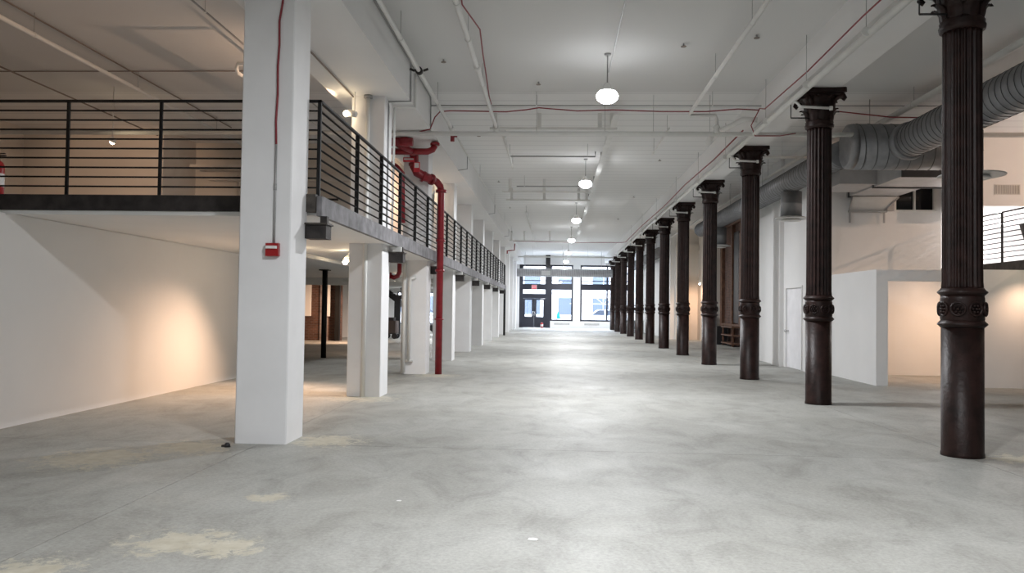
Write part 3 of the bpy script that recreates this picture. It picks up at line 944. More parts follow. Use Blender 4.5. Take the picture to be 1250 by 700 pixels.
MB().tube([(-1.29, 12.9, 5.37), (-1.29, 13.1, 5.37)], 0.055, 10).build('coupling', PIPEW, pl)
pipe([(-1.2, 18, 5.40), (-1.2, 22.6, 5.40)], 0.03, PIPEW, 'short white pipe continuing left of centre beyond the cross pipe', hang=[(-1.2, y, 5.4) for y in (19, 21, 22.4)])
pipe([(-1.2, 33, 5.42), (-1.2, 52, 5.42)], 0.03, PIPEW, 'far white pipe left of centre under the plank ceiling', hang=[(-1.2, y, 5.42) for y in (33.5, 36, 40, 44, 48)])
cable([(-1.16, 2, 5.42), (-1.12, 7, 5.43), (-1.2, 9.7, 5.44), (-1.24, 10.4, 5.42), (-1.10, 11.4, 5.44), (-1.15, 12.4, 5.43), (-1.2, 13.6, 5.45), (-1.26, 15.0, 5.44), (-1.27, 15.7, 5.46)], 0.011, REDC, 'red cable strung along the pipe left of centre')
cable([(-2.9, 16.2, 5.0), (-2.50, 15.95, 5.02), (-2.40, 15.9, 5.25), (-2.30, 15.9, 5.36), (-2.1, 15.9, 5.38), (-1.0, 15.9, 5.36), (-0.6, 15.9, 5.40), (-0.35, 15.9, 5.44), (0.4, 15.9, 5.38), (1.1, 15.9, 5.40), (2.0, 15.9, 5.37), (2.9, 15.9, 5.37), (3.5, 15.9, 5.42), (3.9, 15.9, 5.40)], 0.012, REDC, 'sagging red cable crossing the hall below the ceiling')
pipe([(-2.48, 15.85, 5.47), (12, 15.85, 5.47)], 0.012, PIPEG, 'thin grey conduit crossing the hall under the ceiling', name='conduit', cat='conduit', n=6, hang=[(-0.4, 15.85, 5.47), (3.0, 15.85, 5.47)])
pipe([(-12.5, 16.1, 4.97), (12.5, 16.1, 4.97)], 0.045, PIPEW, 'long white pipe crossing the whole hall under the girders', hang=[(x, 16.1, 4.97) for x in (-0.4, 0.95, 1.9, 3.0, 5.2, 7.6)])


def trapeze(x0, x1, y, z, straps, label, drop=None):
    t = thing('support_channel', label, 'channel', ((x0 + x1) / 2, y, z), 'steel channels hung across the hall ceiling')
    MB().box(x0, x1, y - 0.02, y + 0.02, z, z + 0.045).box(x0, x1, y - 0.035, y + 0.035, z + 0.045, z + 0.05).build('channel', PIPEW, t)
    for x in straps:
        B(x - 0.045, x + 0.045, y + 0.02, y + 0.028, z, CEILZ).build('strap', PIPEW, t)
    return t


trapeze(-1.45, 1.30, 17.6, 5.38, (-1.34, -0.38, 0.93, 1.20), 'white steel channel hung behind the nearest ceiling lamp')
trapeze(-1.75, 1.15, 26.6, 5.30, (-1.50, -0.38), 'white steel channel hung behind the second ceiling lamp, front one')
trapeze(-1.75, 1.20, 28.6, 5.30, (-1.55, -0.40, 0.80, 1.08), 'white steel channel hung behind the second ceiling lamp, rear one')
pipe([(-1.2, 20.9, 5.42), (1.0, 20.9, 5.42), (1.0, 20.9, 5.55)], 0.018, PIPEG, 'thin grey cross conduit between the first two ceiling lamps', name='conduit', cat='conduit', n=6, hang=[(0.8, 20.9, 5.42)])
pipe([(-1.25, 25.9, 5.40), (0.75, 25.9, 5.40)], 0.018, PIPEG, 'thin grey cross conduit just behind the second ceiling lamp', name='conduit', cat='conduit', n=6, hang=[(-1.0, 25.9, 5.4)])
trapeze(-2.5, 0.9, 44.6, 5.20, (-2.4, -1.7, -0.3), 'white steel channel hung across the far hall by the fourth lamp')
pipe([(-2.5, 55, 5.0), (3.9, 55, 5.0)], 0.04, PIPEW, 'far white pipe crossing the hall near the front windows', hang=[(x, 55, 5.0) for x in (-1.5, 0.5, 2.2)])
tray = thing('cable_tray', 'narrow pale tray running lengthwise right of the ceiling lamps', 'tray', (1.2, 16.4, 5.42))
B(1.14, 1.27, 16.4, 46, 5.42, 5.45).build('tray_strip', PIPEW, tray)
for y in (18, 22, 26, 30, 34, 38, 42):
    B(1.19, 1.22, y, y + 0.03, 5.45, CEILZ).build('strap', PIPEG, tray)
pl = pipe([(0.85, -2, 5.43), (0.85, 13.45, 5.43)], 0.012, PIPEG, 'thin conduit leading to the nearest ceiling lamp', name='conduit', cat='conduit', n=6, hang=[(0.85, y, 5.43) for y in (4, 9.6)])
pl = pipe([(2.6, -2, 5.37), (2.6, 16.0, 5.37), (2.6, 16.05, 5.33), (3.1, 16.05, 5.33), (3.12, 16.05, 5.25), (3.12, 16.05, 5.12)], 0.035, PIPEW, 'white sprinkler pipe right of centre under the hall ceiling', hang=[(2.6, y, 5.37) for y in (4, 8, 11, 13.5)])
MB().lathe((3.12, 16.05, 4.98), [(0.03, 0), (0.06, 0.03), (0.045, 0.08), (0.07, 0.12), (0.04, 0.16)], 12).build('valve', PIPEW, pl)
pipe([(2.4, 17.5, 5.4), (2.4, 20.5, 5.4)], 0.02, PIPEW, 'short white pipe beyond the valve right of centre', hang=[(2.4, y, 5.4) for y in (17.8, 20.2)])
pipe([(3.86, -2, 4.98), (3.86, 50, 4.98)], 0.05, PIPEW, 'long white main pipe beside the iron columns', hang=[(3.80, y, 4.98) for y in (7.7, 10.2, 12.6, 15.0, 18.5, 22, 26, 31, 36, 41)])
cable([(3.80, 2, 5.20), (3.80, 8, 5.19), (3.79, 10.3, 5.20), (3.82, 12.6, 5.19), (3.78, 15.0, 5.20), (3.84, 15.6, 5.36)], 0.011, REDC, 'red cable along the right girder, nearest stretch')
cable([(3.80, 16.8, 5.20), (3.83, 20, 5.19), (3.78, 24, 5.20), (3.82, 29, 5.18), (3.78, 36, 5.2), (3.8, 44.4, 5.18), (3.6, 44.7, 5.18), (1.5, 44.7, 5.16), (-0.5, 44.7, 5.17), (-2.3, 44.7, 5.2)], 0.016, REDC, 'red cable along the right girder, far stretch turning across')
cable([(3.84, 15.6, 5.36), (3.75, 15.9, 5.1), (3.85, 16.0, 4.92), (4.3, 15.9, 4.90), (4.6, 15.9, 4.95)], 0.011, REDC, 'red cable looping under the main pipe behind the second column')
cable([(4.7, 15.7, 5.40), (5.4, 15.7, 5.32), (6.3, 15.7, 5.22), (7.5, 15.7, 5.2)], 0.012, REDC, 'red cable in the right aisle above the big duct')
tag(MB().tube([(3.2, 17.0, 5.15), (3.45, 16.3, 5.18), (3.60, 15.9, 5.22), (3.86, 15.85, 5.2)], 0.05, 10).tube([(3.2, 17.0, 5.15), (3.2, 17.3, 5.05)], 0.065, 10).build('pipe_branch', PIPEW), 'short thick white pipe branch joining the main pipe above the cross pipe', 'pipe')
# branch lines across each capital
for k in range(12):
    y = PY[k] - 0.03
    t = thing('sprinkler_branch', 'white pipe branch across the capital of the %s iron column' % ('nearest' if k == 0 else ORD[k]), 'pipe', (3.86, y - 0.5, 4.7), 'pipe branches in front of the column capitals')
    MB().tube([(3.86, y - 0.12, 4.98), (3.86, y - 0.3, 4.94), (3.87, y - 0.46, 4.86), (3.90, y - 0.50, 4.80), (4.40, y - 0.44, 4.79)], 0.022, 8).build('pipe_run', PIPEW, t)
    MB().lathe((4.40, y - 0.44, 4.76), [(0.03, 0), (0.03, 0.06)], 8).build('sprinkler_tip', PIPEW, t)
    MB().tube([(3.86, y - 0.1, 4.71), (4.15, y - 0.1, 4.71)], 0.012, 6).tube([(3.86, y - 0.1, 4.71), (3.86, y - 0.1, 4.96)], 0.008, 6).build('bracket_arm', STEELD, t)
# right aisle
pipe([(6.65, -1, 5.42), (6.65, 17.6, 5.42)], 0.06, PIPEW, 'white pipe running lengthwise above the big grey duct', hang=[(6.65, y, 5.42) for y in (6, 10.8, 15.5)])
pipe([(4.62, 20.5, 5.35), (7.6, 20.5, 5.35)], 0.03, PIPEW, 'white cross pipe in the right aisle behind the second column', hang=[(5.6, 20.5, 5.35)])
pipe([(5.9, 17.5, 5.25), (5.9, 42, 5.25)], 0.035, PIPEW, 'white pipe above the far round duct in the right aisle', hang=[(5.9, y, 5.25) for y in (19, 23, 28, 33)])
pipe([(7.4, -1, 5.2), (7.4, 14, 5.2)], 0.03, PIPEW, 'slim white pipe beside the big duct at the right edge', hang=[(7.4, 9, 5.2)])
pipe([(XW - 0.03, 24.05, 0.5), (XW - 0.03, 24.05, 5.0)], 0.02, PIPEW, 'thin white conduit up the right wall left of the door', name='conduit', cat='conduit', n=8)
pipe([(-2.72, 46.4, 4.62), (-2.72, 46.4, 4.78), (-2.6, 46.4, 4.80), (-2.32, 46.4, 4.82), (-2.30, 46.4, 5.2)], 0.035, RED, 'small red bent pipe beyond the far end of the left railing', n=8)
# left upper floor
pipe([(-7.68, 6, 5.42), (-7.68, 20.9, 5.42)], 0.035, PIPEW, 'white pipe under the upper left ceiling', hang=[(-7.68, y, 5.42) for y in (11.5, 14.5, 18)])
pipe([(-7.75, 6, 5.72), (-7.75, 19, 5.72)], 0.012, DARKP, 'thin dark conduit on the upper left ceiling above the white pipe', name='conduit', cat='conduit', n=6)
pipe([(-9.6, 8, 5.55), (-9.6, 19.1, 5.55)], 0.015, DARKP, 'thin dark conduit furthest left on the upper ceiling', name='conduit', cat='conduit', n=6)
pipe([(-4.72, 4, 5.42), (-4.72, 20.9, 5.42)], 0.014, PIPEG, 'thin grey conduit on the upper left ceiling by the nearest pillar', name='conduit', cat='conduit', n=6, hang=[(-4.72, 10.6, 5.42)])
pipe([(-4.6, 12.6, 5.32), (-5.06, 12.6, 5.32), (-5.1, 12.65, 5.26), (-5.1, 12.7, 5.2), (-4.95, 14.2, 5.2), (-4.95, 20.5, 5.2)], 0.03, PIPEW, 'white bent pipe under the upper ceiling left of the nearest pillar', hang=[(-4.95, 14.6, 5.2)])
pipe([(-12.9, 14.4, 5.73), (-3.75, 14.4, 5.73)], 0.010, DARKP, 'thin dark line crossing the upper left ceiling', name='conduit', cat='conduit', n=6)
pipe([(-3.4, 2, 5.0), (-3.4, 13.4, 5.0)], 0.013, DARKP, 'thin dark conduit under the left girder between the first two pillars', name='conduit', cat='conduit', n=6)
for x0, x1, z, y in ((-9.3, -6.3, 4.95, 20.3), (-9.0, -4.9, 4.72, 20.7)):
    tag(B(x0, x1, y - 0.1, y + 0.1, z, z + 0.10).build('ceiling_beam', CREAM), 'pale beam on the upper left wall, %s one' % ('higher' if z > 4.8 else 'lower'), 'beam')
br = thing('wall_bracket', 'dark angular bracket on the upper left wall by the nearest pillar', 'bracket', (-6.4, 20.9, 4.1))
MB().box(-6.7, -5.6, 20.7, 20.76, 4.22, 4.27).box(-6.7, -6.64, 20.7, 20.76, 3.95, 4.22).box(-6.64, -6.3, 20.7, 20.76, 3.95, 4.0).build('bracket_frame', STEELD, br)
pipe([(-8.35, 20.95, DZ1), (-8.35, 20.95, 4.9)], 0.018, CREAM, 'slim vertical pipe on the upper left wall right of the spotlight', n=8)
pipe([(-7.35, 20.93, DZ1), (-7.35, 20.93, 4.35)], 0.05, CREAM, 'thick vertical pipe on the upper left wall behind the railing', n=10)
# sprinkler heads
HEADS = [(-2.05, 10.9), (-1.95, 13.8), (-0.35, 15.2), (2.0, 13.0), (3.05, 12.6), (2.95, 10.0), (-1.9, 19.8), (2.9, 23.0), (-1.9, 27.0), (2.9, 30.5), (-1.9, 34), (2.9, 38)]
hp = None
HW = ['nearest on the left side', 'second on the left side', 'left of the nearest lamp', 'right of the nearest lamp', 'by the right girder behind the red cable', 'nearest on the right side',
      'third on the left side', 'beside the third column', 'left of the second lamp', 'beside the fifth column', 'left of the third lamp', 'beside the seventh column']
for (x, y), w in zip(HEADS, HW):
    lab = 'small ceiling sprinkler head, ' + w
    if hp is None:
        hp = thing('fire_sprinkler', lab, 'sprinkler', (x, y, CEILZ - 0.05), 'sprinkler heads on the hall ceiling')
        MB().tube([(x, y, CEILZ - 0.04), (x, y, CEILZ - 0.001)], 0.012, 8).build('stem', PIPEG, hp)
        MB().lathe((x, y, CEILZ - 0.05), [(0.045, 0), (0.045, 0.008), (0.012, 0.014)], 12).build('deflector', DARKP, hp)
    else:
        copy_tree(hp, (x, y, CEILZ - 0.05), lab)


# ------------------------------------------------------------------ ceiling lamps
LL = ['round white ceiling lamp nearest in the photo, glowing brightly', 'second glowing round ceiling lamp down the hall', 'third glowing round ceiling lamp down the hall',
      'fourth glowing round ceiling lamp down the hall', 'fifth glowing round ceiling lamp down the hall', 'sixth glowing round ceiling lamp by the front windows']


def make_lamp(x, y, label):
    z = 4.98
    t = thing('ceiling_lamp', label, 'lamp', (x, y, z), 'round hall lamps')
    MB().tube([(x, y, z + 0.26), (x, y, CEILZ)], 0.010, 8).build('stem', PIPEG, t)
    MB().lathe((x, y, CEILZ - 0.03), [(0.05, 0), (0.06, 0.029)], 14).build('ceiling_rose', PIPEG, t)
    MB().lathe((x, y, z), [(0.14, 0.13), (0.135, 0.155), (0.08, 0.19), (0.045, 0.27), (0.02, 0.28)], 24).build('housing', PIPEW, t)
    MB().lathe((x, y, z), [(0.13, 0.135), (0.16, 0.115), (0.185, 0.06), (0.165, 0.0), (0.10, -0.045), (0.02, -0.06)], 20).build('lens', GLOW, t)
    l = bpy.data.lights.new('lamp_beam', 'AREA')
    l.shape = 'DISK'
    l.size = 0.30
    l.energy = LAMPW
    l.color = COOL
    lb = bpy.data.objects.new('lamp_beam', l)
    col.objects.link(lb)
    lb.parent = t
    lb.location = (0, 0, -0.065)
    return t


lamp0 = make_lamp(0.83, 13.5, LL[0])
for k in range(1, 6):
    copy_tree(lamp0, (0.83, 13.5 + 9.5 * k, 4.98), LL[k])
copy_tree(lamp0, (0.83, 4.0, 4.98), 'round ceiling lamp above the camera, out of the picture')
copy_tree(lamp0, (0.83, -5.5, 4.98), 'round ceiling lamp behind the camera, out of the picture')


# added panel lights, unseen, that brighten the far lower left aisle
for n_, (x, y) in enumerate(((-7.5, 44.5), (-5.0, 37.5))):
    pnl = thing('fill_panel_light', ('added unseen panel light over the black staircase in the left aisle', 'added unseen panel light under the left deck before the staircase')[n_], 'lamp', (x, y, DZ0 - 0.05), 'added panel lights under the left deck')
    B(x - 0.6, x + 0.6, y - 0.15, y + 0.15, DZ0 - 0.05, DZ0 - 0.004).build('tray', PIPEW, pnl)
    l = bpy.data.lights.new('fill_panel_beam', 'AREA')
    l.shape = 'RECTANGLE'
    l.size, l.size_y = 1.1, 0.25
    l.energy = 160
    l.color = COOL
    lb = bpy.data.objects.new('fill_panel_beam', l)
    col.objects.link(lb)
    lb.parent = pnl
    lb.location = (0, 0, -0.01)


# ------------------------------------------------------------------ warm spotlights
def spotlight(x, y, z, target, label, power, angle=95, blend=0.9, mount=None):
    t = thing('spotlight', label, 'spotlight', (x, y, z), 'warm track spotlights')
    d = (Vector(target) - Vector((x, y, z))).normalized()
    p = Vector((x, y, z))
    MB().tube([p - d * 0.14, p - d * 0.13, p + d * 0.0], [0.035, 0.05, 0.06], 14).build('shade', PIPEW, t)
    MB().lathe(tuple(p + d * 0.035 + Vector((0, -0.03, -0.02))), [(0.002, -0.05), (0.035, -0.035), (0.05, 0), (0.035, 0.035), (0.002, 0.05)], 14).build('bulb', GLOWW, t)
    top = mount if mount else z + 0.2
    MB().tube([p - d * 0.1, p - d * 0.1 + Vector((0, 0, max(0.02, top - z)))], 0.01, 6).build('stem', PIPEW, t)
    l = bpy.data.lights.new('spot_beam', 'SPOT')
    l.energy = power
    l.color = WARM
    l.spot_size = math.radians(angle)
    l.spot_blend = blend
    l.shadow_soft_size = 0.012
    lo_ = bpy.data.objects.new('spot_beam', l)
    col.objects.link(lo_)
    lo_.parent = t
    lo_.location = d * 0.12
    lo_.rotation_euler = d.to_track_quat('-Z', 'Y').to_euler()
    return t


spotlight(-3.95, 15.3, 2.38, (-5.8, 13.3, -0.9), 'white spotlight under the left deck ceiling left of the second pillar', SPOT * 1.3, 100, 1.0, DZ0)
spotlight(-4.7, 14.6, 2.42, (-5.4, 13.5, -0.4), 'spotlight under the left deck hidden behind the nearest pillar', SPOT * 2.1, 120, 1.0, DZ0)
spotlight(-7.4, 32.6, 2.40, (-9.4, 34.0, 0.0), 'spotlight under the deck in front of the left brick wall', SPOT * 5.0, 110, 0.8, DZ0)
spotlight(-5.0, 25.5, 2.40, (-5.4, 26.0, 0.0), 'spotlight under the deck behind the third pillar', SPOT * 0.5, 120, 1.0, DZ0)
spotlight(-8.74, 15.6, 4.70, (-10.3, 19.2, 4.2), 'bright spotlight on the upper left floor behind the front railing', SPOT * 0.75, 62, 0.5, CEILZ)
spotlight(-3.42, 13.2, 4.68, (-7.5, 13.4, 5.4), 'bright spotlight on the upper left floor beside the second pillar', SPOT * 0.6, 130, 1.0, CEILZ)
spotlight(-3.50, 22.6, 4.72, (-4.6, 22.9, 4.4), 'bright spotlight on the upper left floor behind the red standpipe', SPOT * 0.8, 130, 1.0, SOFL)
spotlight(-6.3, 8.0, 5.3, (-6.6, 13, 5.7), 'added spotlight near the upper left ceiling, out of the picture', SPOT * 0.5, 150, 1.0, CEILZ)  # added unseen lamp that warms the upper left ceiling
spotlight(9.62, 16.6, 2.36, (9.7, 17.3, 1.0), 'spotlight under the right deck on the wall behind the nearest column', SPOT * 0.35, 120, 1.0, 2.44)
spotlight(9.75, 18.6, 2.20, (8.6, 20.1, 0.0), 'spotlight inside the right alcove hidden behind the nearest column', SPOT * 1.15, 140, 1.0, 2.42)
spotlight(7.2, 41.0, 2.9, (7.35, 42.7, 0.8), 'spotlight in the recess beyond the exposed brick wall', SPOT * 1.3, 120, 1.0, 3.1)

# ------------------------------------------------------------------ right aisle ducts
def duct_run(parent, c, axis, length, r, pitch, n=28, m=None):
    """a plain round duct with the raised lock seam that winds along it"""
    MB().lathe(c, [(r, 0), (r, length)], 56, axis).build('duct_body', m or GALV, parent)
    path = []
    per = 28
    for i in range(int(length / pitch * per)):
        t = 2 * PI * i / per
        d = i * pitch / per
        a_, b_ = (r + 0.002) * math.cos(t), (r + 0.002) * math.sin(t)
        path.append((c[0] + a_, c[1] + d, c[2] - b_) if axis == 'y' else (c[0] + d, c[1] + a_, c[2] + b_))
    MB().tube(path, 0.004 + r * 0.010, 4).build('spiral_seam', GALVD, parent)


nd = thing('spiral_duct', 'big grey spiral duct running overhead at the right edge', 'duct', (6.7, 8, 4.1))
duct_run(nd, (6.7, -2, 4.79), 'y', 18.0, 0.32, 0.17)
MB().lathe((6.7, 15.72, 4.79), [(0.33, 0), (0.36, 0.02), (0.36, 0.14), (0.33, 0.16)], 32, 'y').build('joint_collar', GALV, nd)
for y in (5.6, 10.6):
    MB().lathe((6.7, y, 4.79), [(0.33, 0), (0.33, 0.03)], 32, 'y', cap=False).tube([(6.7, y + 0.015, 5.12), (6.7, y + 0.015, CEILZ)], 0.006, 6).build('hanger', PIPEG, nd)
dr = thing('spiral_duct', 'fat grey cross duct behind the second iron column', 'duct', (7.0, 16.4, 4.1))
duct_run(dr, (5.85, 16.45, 4.80), 'x', 2.2, 0.45, 0.22)
MB().lathe((5.62, 16.45, 4.80), [(0.38, 0.10), (0.44, 0.14), (0.455, 0.24)], 32, 'x').build('end_cap', GALV, dr)
for x in (6.2, 8.0):
    MB().tube([(x, 16.45, 5.25), (x, 16.45, CEILZ)], 0.007, 6).build('hanger', PIPEG, dr)
fd = thing('spiral_duct', 'long round grey duct along the right aisle behind the columns', 'duct', (5.8, 24, 4.1))
duct_run(fd, (5.8, 16.8, 4.73), 'y', 16.0, 0.27, 0.20)
for y in (19.0, 23.2, 27.4, 31.5):
    MB().lathe((5.8, y, 4.73), [(0.285, 0), (0.285, 0.03)], 28, 'y', cap=False).tube([(5.8, y + 0.015, 5.01), (5.8, y + 0.015, CEILZ)], 0.006, 6).build('hanger', PIPEG, fd)
f2 = thing('spiral_duct', 'far pale round duct beyond the sixth iron column', 'duct', (5.55, 50, 4.2))
duct_run(f2, (5.55, 43.6, 4.6), 'y', 15.0, 0.27, 0.35, 20)
for y in (45, 51, 57):
    MB().tube([(5.55, y, 4.86), (5.55, y, CEILZ)], 0.006, 6).build('hanger', PIPEG, f2)


def diffuser(x, y, ztop, zp, rn, rp, label):
    t = thing('air_diffuser', label, 'diffuser', (x, y, zp), 'round air diffusers below the ducts')
    MB().lathe((x, y, zp + 0.06), [(rn, 0), (rn, (ztop - zp - 0.06) * 0.5), (rn + 0.008, (ztop - zp - 0.06) * 0.5 + 0.01), (rn, (ztop - zp - 0.06) * 0.5 + 0.02), (rn, ztop - zp - 0.06)], 24).build('duct_neck', GALV, t)
    MB().lathe((x, y, zp), [(rp * 0.97, 0.0), (rp, 0.012), (rp * 0.98, 0.022), (rn * 1.1, 0.06)], 32).build('plate', PLATE, t)
    MB().lathe((x, y, zp - 0.05), [(rp * 0.55, 0), (rp * 0.58, 0.012), (rp * 0.5, 0.05)], 28).build('cone', PLATE, t)


diffuser(6.7, 13.5, 4.475, 3.74, 0.17, 0.50, 'round white air diffuser hanging behind the nearest column')
diffuser(5.8, 20.4, 4.47, 3.80, 0.25, 0.40, 'round air diffuser hanging between the second and third columns')
diffuser(5.8, 29.2, 4.47, 3.80, 0.25, 0.40, 'round air diffuser hanging behind the fourth column')

rd = thing('rectangular_duct', 'grey rectangular duct entering the wall beside the black window', 'duct', (7.7, 18.8, 4.36))
B(7.17, 8.30, 18.8, YW - 0.005, 4.36, 4.85).build('duct_body', GALVL, rd)
B(7.17, 8.72, 17.22, 18.8, 4.36, 4.80).build('duct_box', GALVL, rd)
for y in (17.2, 18.76, 20.3):
    B(7.14, 8.33 if y > 18.8 else 8.75, y, y + 0.04, 4.33, 4.83).build('flange', GALVD, rd)
B(6.35, 7.17, 18.6, 19.9, 4.40, 4.85).build('side_branch', GALVL, rd)
hd = thing('duct_hood', 'white sloped hood panel on a steel bracket under the rectangular duct', 'hood', (7.7, 20.3, 3.8))
MB().add([(7.2, 20.2, 4.34), (8.3, 20.2, 4.34), (8.05, 20.44, 4.03), (7.22, 20.44, 4.03), (7.2, 20.24, 4.34), (8.3, 20.24, 4.34), (8.05, 20.48, 4.03), (7.22, 20.48, 4.03)],
         [(0, 1, 2, 3), (7, 6, 5, 4), (0, 4, 5, 1), (1, 5, 6, 2), (2, 6, 7, 3), (3, 7, 4, 0)]).build('panel', PLATE, hd)
B(7.18, 8.10, 20.36, 20.42, 3.98, 4.02).build('bracket_bar', PIPEG, hd)
MB().tube([(8.02, 20.4, 4.0), (8.32, 20.2, 4.34)], 0.02, 6).build('brace', PIPEG, hd)
for x in (7.2, 8.02):
    B(x, x + 0.035, 20.38, 20.42, 3.72, 3.98).build('leg', PIPEG, hd)
MB().tube([(7.2, 20.4, 4.0), (7.2, 20.2, 4.34)], 0.02, 6).build('brace', PIPEG, hd)

# far cross duct with its plate, in front of the facade
cd = thing('cross_duct', 'wide ribbed silver duct across the front windows', 'duct', (0.6, 60, 3.86))
duct_run(cd, (-2.79, 60, 4.165), 'x', 7.0, 0.295, 0.16, 20, GALVL)
B(-0.98, -0.32, 59.66, 59.68, 3.98, 4.30).build('name_plate', LABEL, cd)
for x in (-2.2, 0.6, 3.4):
    MB().tube([(x, 60, 4.46), (x, 60, CEILZ)], 0.012, 6).build('hanger', PIPEG, cd)
tag(B(-0.72, -0.36, 64.2, 64.5, 4.7, 5.748).build('duct_drop', STEELD), 'dark vertical duct above the far door near the ceiling', 'duct')

# ------------------------------------------------------------------ right upper deck
RDX = 9.9
rk = thing('mezzanine_deck', 'right upper deck with a dark edge at the right of the photo', 'mezzanine', (12, 19, 2.44))
B(RDX + 0.05, 13.99, 12.5, 25, 2.445, 2.66).build('deck_slab', WHITE, rk)
B(RDX, RDX + 0.05, 12.5, 25, 2.44, 2.68).build('edge_beam', RUST, rk)
rz = [2.68 + 0.112 * i for i in range(1, 11)]
railing('black steel railing on the right upper deck', [(RDX + 0.07, y, 2.66, rz[-1], 0.012, 0.03) for y in (12.8, 14.3, 15.8, 17.3, 18.75, 20.2)], [[(RDX + 0.07, 12.6), (RDX + 0.07, 20.45)]], rz, r=0.012)
B(9.45, 14, 25, 25.2, 2.0, CEILZ).build('wall_upper_right', WHITE, structure=True)
ub = B(9.45, 14, 19.5, 25, 4.03, 4.15).box(9.45, 14, 19.4, 19.5, 4.03, CEILZ).build('ceiling_upper_right', WHITE, structure=True)
vg = thing('air_grille', 'pale slatted air grille on the bulkhead above the right upper deck', 'grille', (10.45, 19.38, 4.3))
B(10.14, 10.72, 19.385, 19.398, 4.29, 4.53).build('grille_frame', PLATE, vg)
for q in range(14):
    B(10.17 + q * 0.039, 10.185 + q * 0.039, 19.37, 19.385, 4.31, 4.51).build('slat', PIPEG, vg)
for n_, (x, y) in enumerate(((10.75, 20.4), (12.2, 20.4), (10.75, 23), (12.2, 23))):
    dl = thing('downlight', ['small round downlight over the right upper deck, in view', 'downlight over the right upper deck, front right, out of the picture', 'downlight over the right upper deck, rear left', 'downlight over the right upper deck, rear right'][n_], 'downlight', (x, y, 4.03), 'downlights over the right upper deck')
    MB().lathe((x, y, 4.012), [(0.09, 0), (0.11, 0.006), (0.10, 0.017)], 18).build('trim_ring', PLATE, dl)
    MB().lathe((x, y, 4.003), [(0.075, 0), (0.08, 0.008)], 18).build('lens', GLOWC, dl)
    l = bpy.data.lights.new('downlight_beam', 'AREA')
    l.shape = 'DISK'
    l.size = 0.15
    l.energy = 70
    l.color = (1.0, 0.93, 0.90)
    lo_ = bpy.data.objects.new('downlight_beam', l)
    col.objects.link(lo_)
    lo_.parent = dl
    lo_.location = (0, 0, -0.04)
spotlight(13.5, 15.2, 5.2, (8.3, 20.5, 2.9), 'spotlight above the right upper deck, out of the picture', SPOT * 2.6, 100, 1.0, CEILZ)
ch = thing('lounge_chair', 'dark grey lounge chair behind the right upper railing', 'chair', (10.75, 18.2, 2.66))
MB().profile([(10.35, 3.02), (10.20, 3.50), (10.30, 3.53), (10.48, 3.38), (10.58, 3.02)], 'y', 17.85, 18.5).build('backrest', GREYF, ch)
B(10.42, 11.2, 17.85, 18.5, 2.90, 3.06, 0.05).build('seat', GREYF, ch)
for x in (10.48, 11.12):
    for y in (17.92, 18.43):
        MB().tube([(x, y, 2.66), (x, y, 2.90)], 0.02, 8).build('leg', STEELD, ch)

# ------------------------------------------------------------------ small floor things
ub_ = thing('floor_bolt', 'small dark metal stub on the floor at the foot of the nearest pillar', 'bolt', (-3.42, 8.47, 0))
MB().lathe((-3.42, 8.47, 0), [(0.035, 0), (0.03, 0.03), (0.015, 0.045)], 10).build('stub', STEELD, ub_)
B(-3.48, -3.43, 8.46, 8.50, 0, 0.02).build('tab', RUSTG, ub_)
for x, y, lab in ((-0.12, 5.35, 'white paper scrap on the floor at the lower centre'), (-1.18, 6.3, 'tiny white chip on the floor left of centre')):
    r = 0.035 if y < 6 else 0.02
    tag(MB().prism([(x - r, y - r * 0.5), (x + r * 0.6, y - r * 0.8), (x + r, y + r * 0.2), (x + 0.2 * r, y + r * 0.9), (x - r * 0.8, y + r * 0.6)], 0, 0.003).build('paper_scrap', LABEL), lab, 'scrap')
bn = thing('waste_bin', 'black bin standing by the exposed brick wall', 'bin', (7.62, 37.9, 0))
MB().add([(7.35, 37.4, 0), (7.80, 37.4, 0), (7.80, 38.3, 0), (7.35, 38.3, 0), (7.31, 37.36, 0.78), (7.84, 37.36, 0.78), (7.84, 38.34, 0.78), (7.31, 38.34, 0.78)],
         [(3, 2, 1, 0), (4, 5, 6, 7), (0, 1, 5, 4), (1, 2, 6, 5), (2, 3, 7, 6), (3, 0, 4, 7)]).build('tub', BLACK, bn)
B(7.29, 7.86, 37.33, 38.37, 0.78, 0.83).build('lid', BLACK, bn)
rk2 = thing('timber_rack', 'low brown timber rack by the exposed brick wall behind the third column', 'rack', (7.6, 36, 0))
for y in (34.9, 36.9):
    B(7.5, 7.56, y, y + 0.06, 0, 0.88).build('upright', WOOD, rk2)
for z in (0.10, 0.45, 0.80):
    B(7.45, 7.80, 34.8, 37.0, z, z + 0.05).build('shelf', WOOD, rk2)

# staircase deep in the left aisle
stc = thing('staircase', 'black steel staircase deep in the left aisle', 'stairs', (-7.4, 42, 0))
NS = 12
for i in range(NS):
    x = -5.75 - 0.25 * i
    B(x - 0.27, x, 41.5, 42.5, 0.20 * (i + 1) - 0.03, 0.20 * (i + 1)).build('tread', STEELD, stc)
for y in (41.45, 42.5):
    MB().add([(-5.6, y, 0.0), (-5.9, y, 0.0), (-8.8, y, 2.25), (-8.8, y, 2.5), (-5.6, y + 0.05, 0.0), (-5.9, y + 0.05, 0.0), (-8.8, y + 0.05, 2.25), (-8.8, y + 0.05, 2.5)],
             [(0, 1, 2, 3), (7, 6, 5, 4), (0, 4, 5, 1), (1, 5, 6, 2), (2, 6, 7, 3), (3, 7, 4, 0)]).build('stringer', STEELD, stc)
for q in range(4):
    MB().tube([(-5.75, 41.47, 0.35 + 0.2 * q), (-7.9, 41.47, 1.85 + 0.2 * q)], 0.015, 6).build('rail', STEELD, stc)
